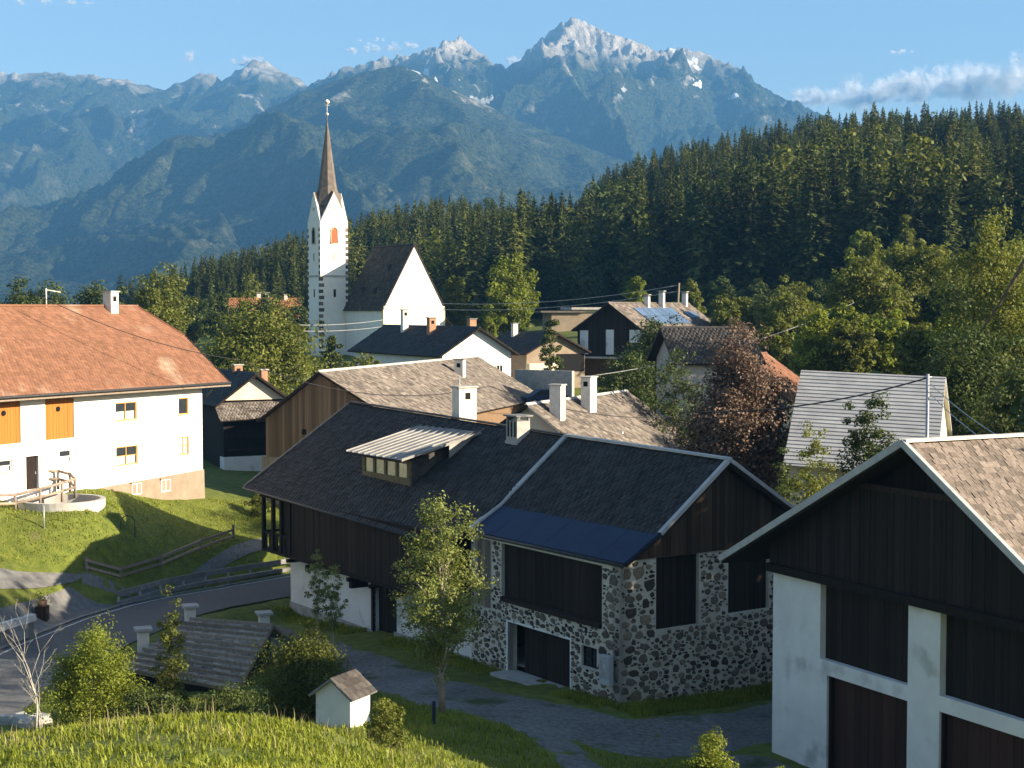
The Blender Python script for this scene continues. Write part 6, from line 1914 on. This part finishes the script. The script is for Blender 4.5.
# low wooden fence at the lawn foot
fa = [at(86, 574, 87.3), at(120, 566, 89.2), at(160, 558, 92.9), at(200, 549, 97.8), at(233, 541, 101.4)]
fen = thing('lawn_fence', 'low weathered timber rail fence at the foot of the farmhouse lawn', 'fence', (fa[0].x, fa[0].y, 0))
fp = [Vector((p.x - fa[0].x, p.y - fa[0].y, h1(p.x, p.y))) for p in fa]
for a, b in zip(fp, fp[1:]):
    strip_between(a + Vector((0, 0, .55)), b + Vector((0, 0, .55)), .09, .16, 'rail', 'wood_weather', fen)
    strip_between(a + Vector((0, 0, .15)), b + Vector((0, 0, .15)), .09, .14, 'rail', 'wood_weather', fen)
for p in fp:
    piece('post', 'wood_weather', fen, p.x - .08, p.x + .08, p.y + .05, p.y + .2, p.z - .2, p.z + (.95 if p is fp[-1] else .75))

# round basin beside the farmhouse
bp_ = BASIN
zb = bp_.z - .2
bas = thing('round_basin', 'round concrete basin rim sunk in the lawn before the farmhouse door', 'basin', (bp_.x, bp_.y, zb))
q = MB(); nseg = 40; r1, r2 = 2.55, 2.25
for i in range(nseg):
    a, b = 2 * math.pi * i / nseg, 2 * math.pi * (i + 1) / nseg
    P_ = lambda r, t, z_: (r * math.cos(t), r * math.sin(t), z_)
    q.face([P_(r1, a, -1.4), P_(r1, b, -1.4), P_(r1, b, .34), P_(r1, a, .34)], 0, True); q.face([P_(r1, a, .34), P_(r1, b, .34), P_(r2, b, .34), P_(r2, a, .34)]); q.face([P_(r2, a, .34), P_(r2, b, .34), P_(r2, b, -.6), P_(r2, a, -.6)], 0, True)
q.build('rim', 'concrete', bas)
q = MB(); q.face([(2.24 * math.cos(2 * math.pi * i / 32), 2.24 * math.sin(2 * math.pi * i / 32), -.3) for i in range(32)]); q.build('basin_floor', 'soil', bas)
# rustic railing curving round it
cv = [at(-12, 503, 88.6), at(15, 495, 90.0), at(40, 489, 91.8), at(62, 483, 93.6), at(75, 479, 94.6), at(70, 474, 95.2), at(58, 471, 95.3), at(44, 471, 94.9)]
rr_ = thing('rustic_railing', 'curved rustic log railing beside the farmhouse door', 'railing', (cv[0].x, cv[0].y, 0))
rp = [Vector((p.x - cv[0].x, p.y - cv[0].y, max(p.z - .95, h1(p.x, p.y) - .1))) for p in cv]
for zz in (.45, .95):
    for a, b in zip(rp, rp[1:]):
        q = MB(); q.tube([a + Vector((0, 0, zz)), b + Vector((0, 0, zz))], .085, 7); q.build('rail', 'wood_weather', rr_)
for p in rp:
    q = MB(); q.tube([p + Vector((0, 0, -.2)), p + Vector((0, 0, 1.05))], .09, 7); q.build('post', 'wood_weather', rr_)
# hoop and posts on the lawn
hp_ = at(128, 540, 91.7); hp_.z = h1(hp_.x, hp_.y)
q = MB(); q.tube([Vector((-.42, 0, 0)), Vector((-.42, 0, .8))] + [Vector((.42 * math.cos(t), 0, .9 + .42 * math.sin(t))) for t in np.linspace(math.pi, 0, 9)] + [Vector((.42, 0, .8)), Vector((.42, 0, 0))], .03, 6)
ho_ = q.build('garden_hoop', 'iron', None, label='thin iron garden hoop standing on the sunlit lawn', cat='hoop'); ho_.location = hp_
for px, py, Y, h_, lb in ((44, 524, 88, 1.3, 'thin grey stake standing in the lawn below the round basin'),):
    p = at(px, py, Y); zb = h1(p.x, p.y)
    q = MB(); q.tube([(0, 0, -.2), (0, 0, h_)], .04, 6); o = q.build('garden_stake', 'steel', None, label=lb, cat='stake'); o.location = (p.x, p.y, zb)

# parapet and flower pillar at the left edge
pa, pb = at(-20, 632, 73.6), at(34, 616, 76.4)
par = thing('bridge_parapet', 'white painted parapet beam on dark supports at the left edge', 'parapet', (pa.x, pa.y, 0))
d_ = Vector((pb.x - pa.x, pb.y - pa.y, 0))
strip_between((0, 0, pa.z), d_ + Vector((0, 0, pb.z)), .34, .34, 'beam', 'paint_white', par, (0, 0, -.05))
for t in (.1, .5, .95):
    c = d_ * t; zb = h1(pa.x + c.x, pa.y + c.y); zt_ = pa.z + (pb.z - pa.z) * t
    piece('support', 'concrete_dark', par, c.x - .12, c.x + .12, c.y - .12, c.y + .12, zb - .3, zt_ - .22)
fpx = at(42, 606, 81.0); zb = h1(fpx.x, fpx.y)
fpl = thing('flower_pillar', 'dark post topped with a small pot of flowers at the forecourt corner', 'pillar', (fpx.x, fpx.y, 0))
q = MB(); q.box(-.3, .3, -.3, .3, zb - .2, fpx.z); q.build('shaft', 'wood_dark', fpl)
q = MB(); q.tube([(0, 0, fpx.z), (0, 0, fpx.z + .3)], [.22, .3], 10); q.build('pot', 'brick', fpl)
g3 = np.random.default_rng(2); C3 = g3.normal(0, .18, (160, 3)) + [0, 0, fpx.z + .4]
V, Fq = leaf_quads(C3, .06, g3); link('plant', np_mesh('plant', V, Fq, g3.normal(0, .4, 160)), 'leaf_bright', fpl)
V, Fq = leaf_quads(C3[:50] + [0, 0, .12], .05, g3); link('blossom', np_mesh('blossom', V, Fq), 'flower_pink', fpl)
# rubble stones below the pavement
for k in range(9):
    gg = random.Random(40 + k)
    p = at(18 + gg.uniform(-14, 26), 700 + gg.uniform(-12, 14), 61 + gg.uniform(-1.5, 1.5)); 
    o = link('field_stone', shared(('fstone', k % 7), lambda: _stone_me[k % 7].copy()), 'concrete', None, 'loose pale rubble stone lying by the bare shrub', 'stone', 'rubble stones at the lower left')
    o.location = (p.x, p.y, h1(p.x, p.y) + .05); o.scale = [gg.uniform(.25, .5), gg.uniform(.2, .4), gg.uniform(.25, .45)]; o.rotation_euler = (0, 0, gg.uniform(0, 6))

# parked car in the yard behind the tall chimneys
cp_ = at(546, 390, 140); zc = at(546, 405, 140).z
car = thing('parked_car', 'dark parked car half hidden behind the tall white chimneys', 'car', (cp_.x, cp_.y, zc), R(15))
q = MB()
prof = [(-2.0, .35), (-2.05, .75), (-1.5, .92), (-.75, 1.42), (.75, 1.45), (1.5, .98), (2.0, .85), (2.05, .35)]
q.prism([(x, -.82, z) for x, z in prof], (0, 1.64, 0)); cb_ = q.build('body', 'metal_blue', car)
for s_ in (-1, 1):
    q = MB(); q.prism([(-1.3, s_ * .825, .95), (-.72, s_ * .825, 1.34), (.68, s_ * .825, 1.37), (1.3, s_ * .825, .98)], (0, s_ * .01, 0)); q.build('side_window', 'glass', cb_)
    for x in (-1.3, 1.3):
        q = MB(); q.tube([(x, s_ * .62, .33), (x, s_ * .86, .33)], .33, 14); wo = q.build('wheel', 'black', car)
        q = MB(); q.tube([(x, s_ * .861, .33), (x, s_ * .875, .33)], .2, 10); q.build('rim', 'steel', wo)

# pole and wires
pl_ = at(927, 440, 76); pt_ = at(927, 374, 76)
pole = thing('metal_pole', 'slim grey metal pole with cables rising behind the garage ridge', 'pole', (pl_.x, pl_.y, 0))
q = MB(); q.tube([(0, 0, h1(pl_.x, pl_.y)), (0, 0, pt_.z)], .085, 8); q.build('mast', 'steel', pole)
q = MB(); q.tube([(-.2, 0, pt_.z - .15), (.2, 0, pt_.z - .15)], .04, 6); q.build('crossbar', 'steel', pole)


def wire(label, a, b, sag, r, mat='iron'):
    a, b = Vector(a), Vector(b)
    ps = [a.lerp(b, t) - Vector((0, 0, sag * 4 * t * (1 - t))) - a for t in np.linspace(0, 1, 21)]
    q = MB(); q.tube(ps, r, 5)
    o = q.build('cable', mat, None, label=label, cat='cable', group='overhead cables'); o.location = a


wire('thick dark cable from the metal pole past the grey roof to the copper beech', at(927, 378, 76), at(690, 412, 84), .5, .04)
wire('upper pale cable running down right from the metal pole', at(931, 384, 76), at(1035, 455, 60), .3, .022, 'trim_grey')
wire('lower pale cable running down right from the metal pole', at(929, 392, 76), at(1000, 450, 62), .2, .022, 'trim_grey')
wire('dark cable crossing the orange roof from the farmhouse mast', at(40, 296, 99), at(240, 360, 103), .6, .028)
wire('dark cable crossing the tan barn roof', at(240, 360, 103), at(490, 386, 108), 1.4, .028)
wire('dark cable continuing right across the shingled house', at(490, 386, 108), at(700, 414, 112), 1.0, .028)
wire('pale cable climbing right past the solar roof house', at(590, 376, 128), at(868, 296, 172), 1.2, .02, 'trim_grey')
wire('upper far cable in front of the dark wood', at(430, 303, 226), at(679, 285, 205), 1.0, .035, 'trim_grey')
wire('lower far cable in front of the dark wood', at(430, 309, 226), at(679, 291, 205), 1.0, .035, 'trim_grey')
wire('upper thin cable in front of the church nave', at(300, 325, 170), at(440, 306, 226), .8, .03, 'trim_grey')
wire('lower thin cable in front of the church nave', at(300, 331, 170), at(440, 313, 226), .8, .03, 'trim_grey')
lb_ = [at(1040, 240, 60), at(1024, 262, 60), at(1000, 303, 60.5), at(974, 342, 61)]
q = MB(); q.tube([p - lb_[0] for p in lb_], [.09, .085, .06, .02], 7)
lo_b = q.build('bare_branch', 'bark', None, label='dark bare branch hanging in from the right edge', cat='branch'); lo_b.location = lb_[0]
# utility posts behind the white chimneys
for px, pb, pt, Y, lb in ((676, 320, 283, 205, 'leaning thin utility pole behind the solar roof house'),):
    a, b = at(px, pb, Y), at(px + 3, pt, Y)
    q = MB(); q.tube([Vector((0, 0, h1(a.x, a.y) - a.z)), b - a], .14, 7); o = q.build('utility_pole', 'wood_weather', None, label=lb, cat='pole'); o.location = a
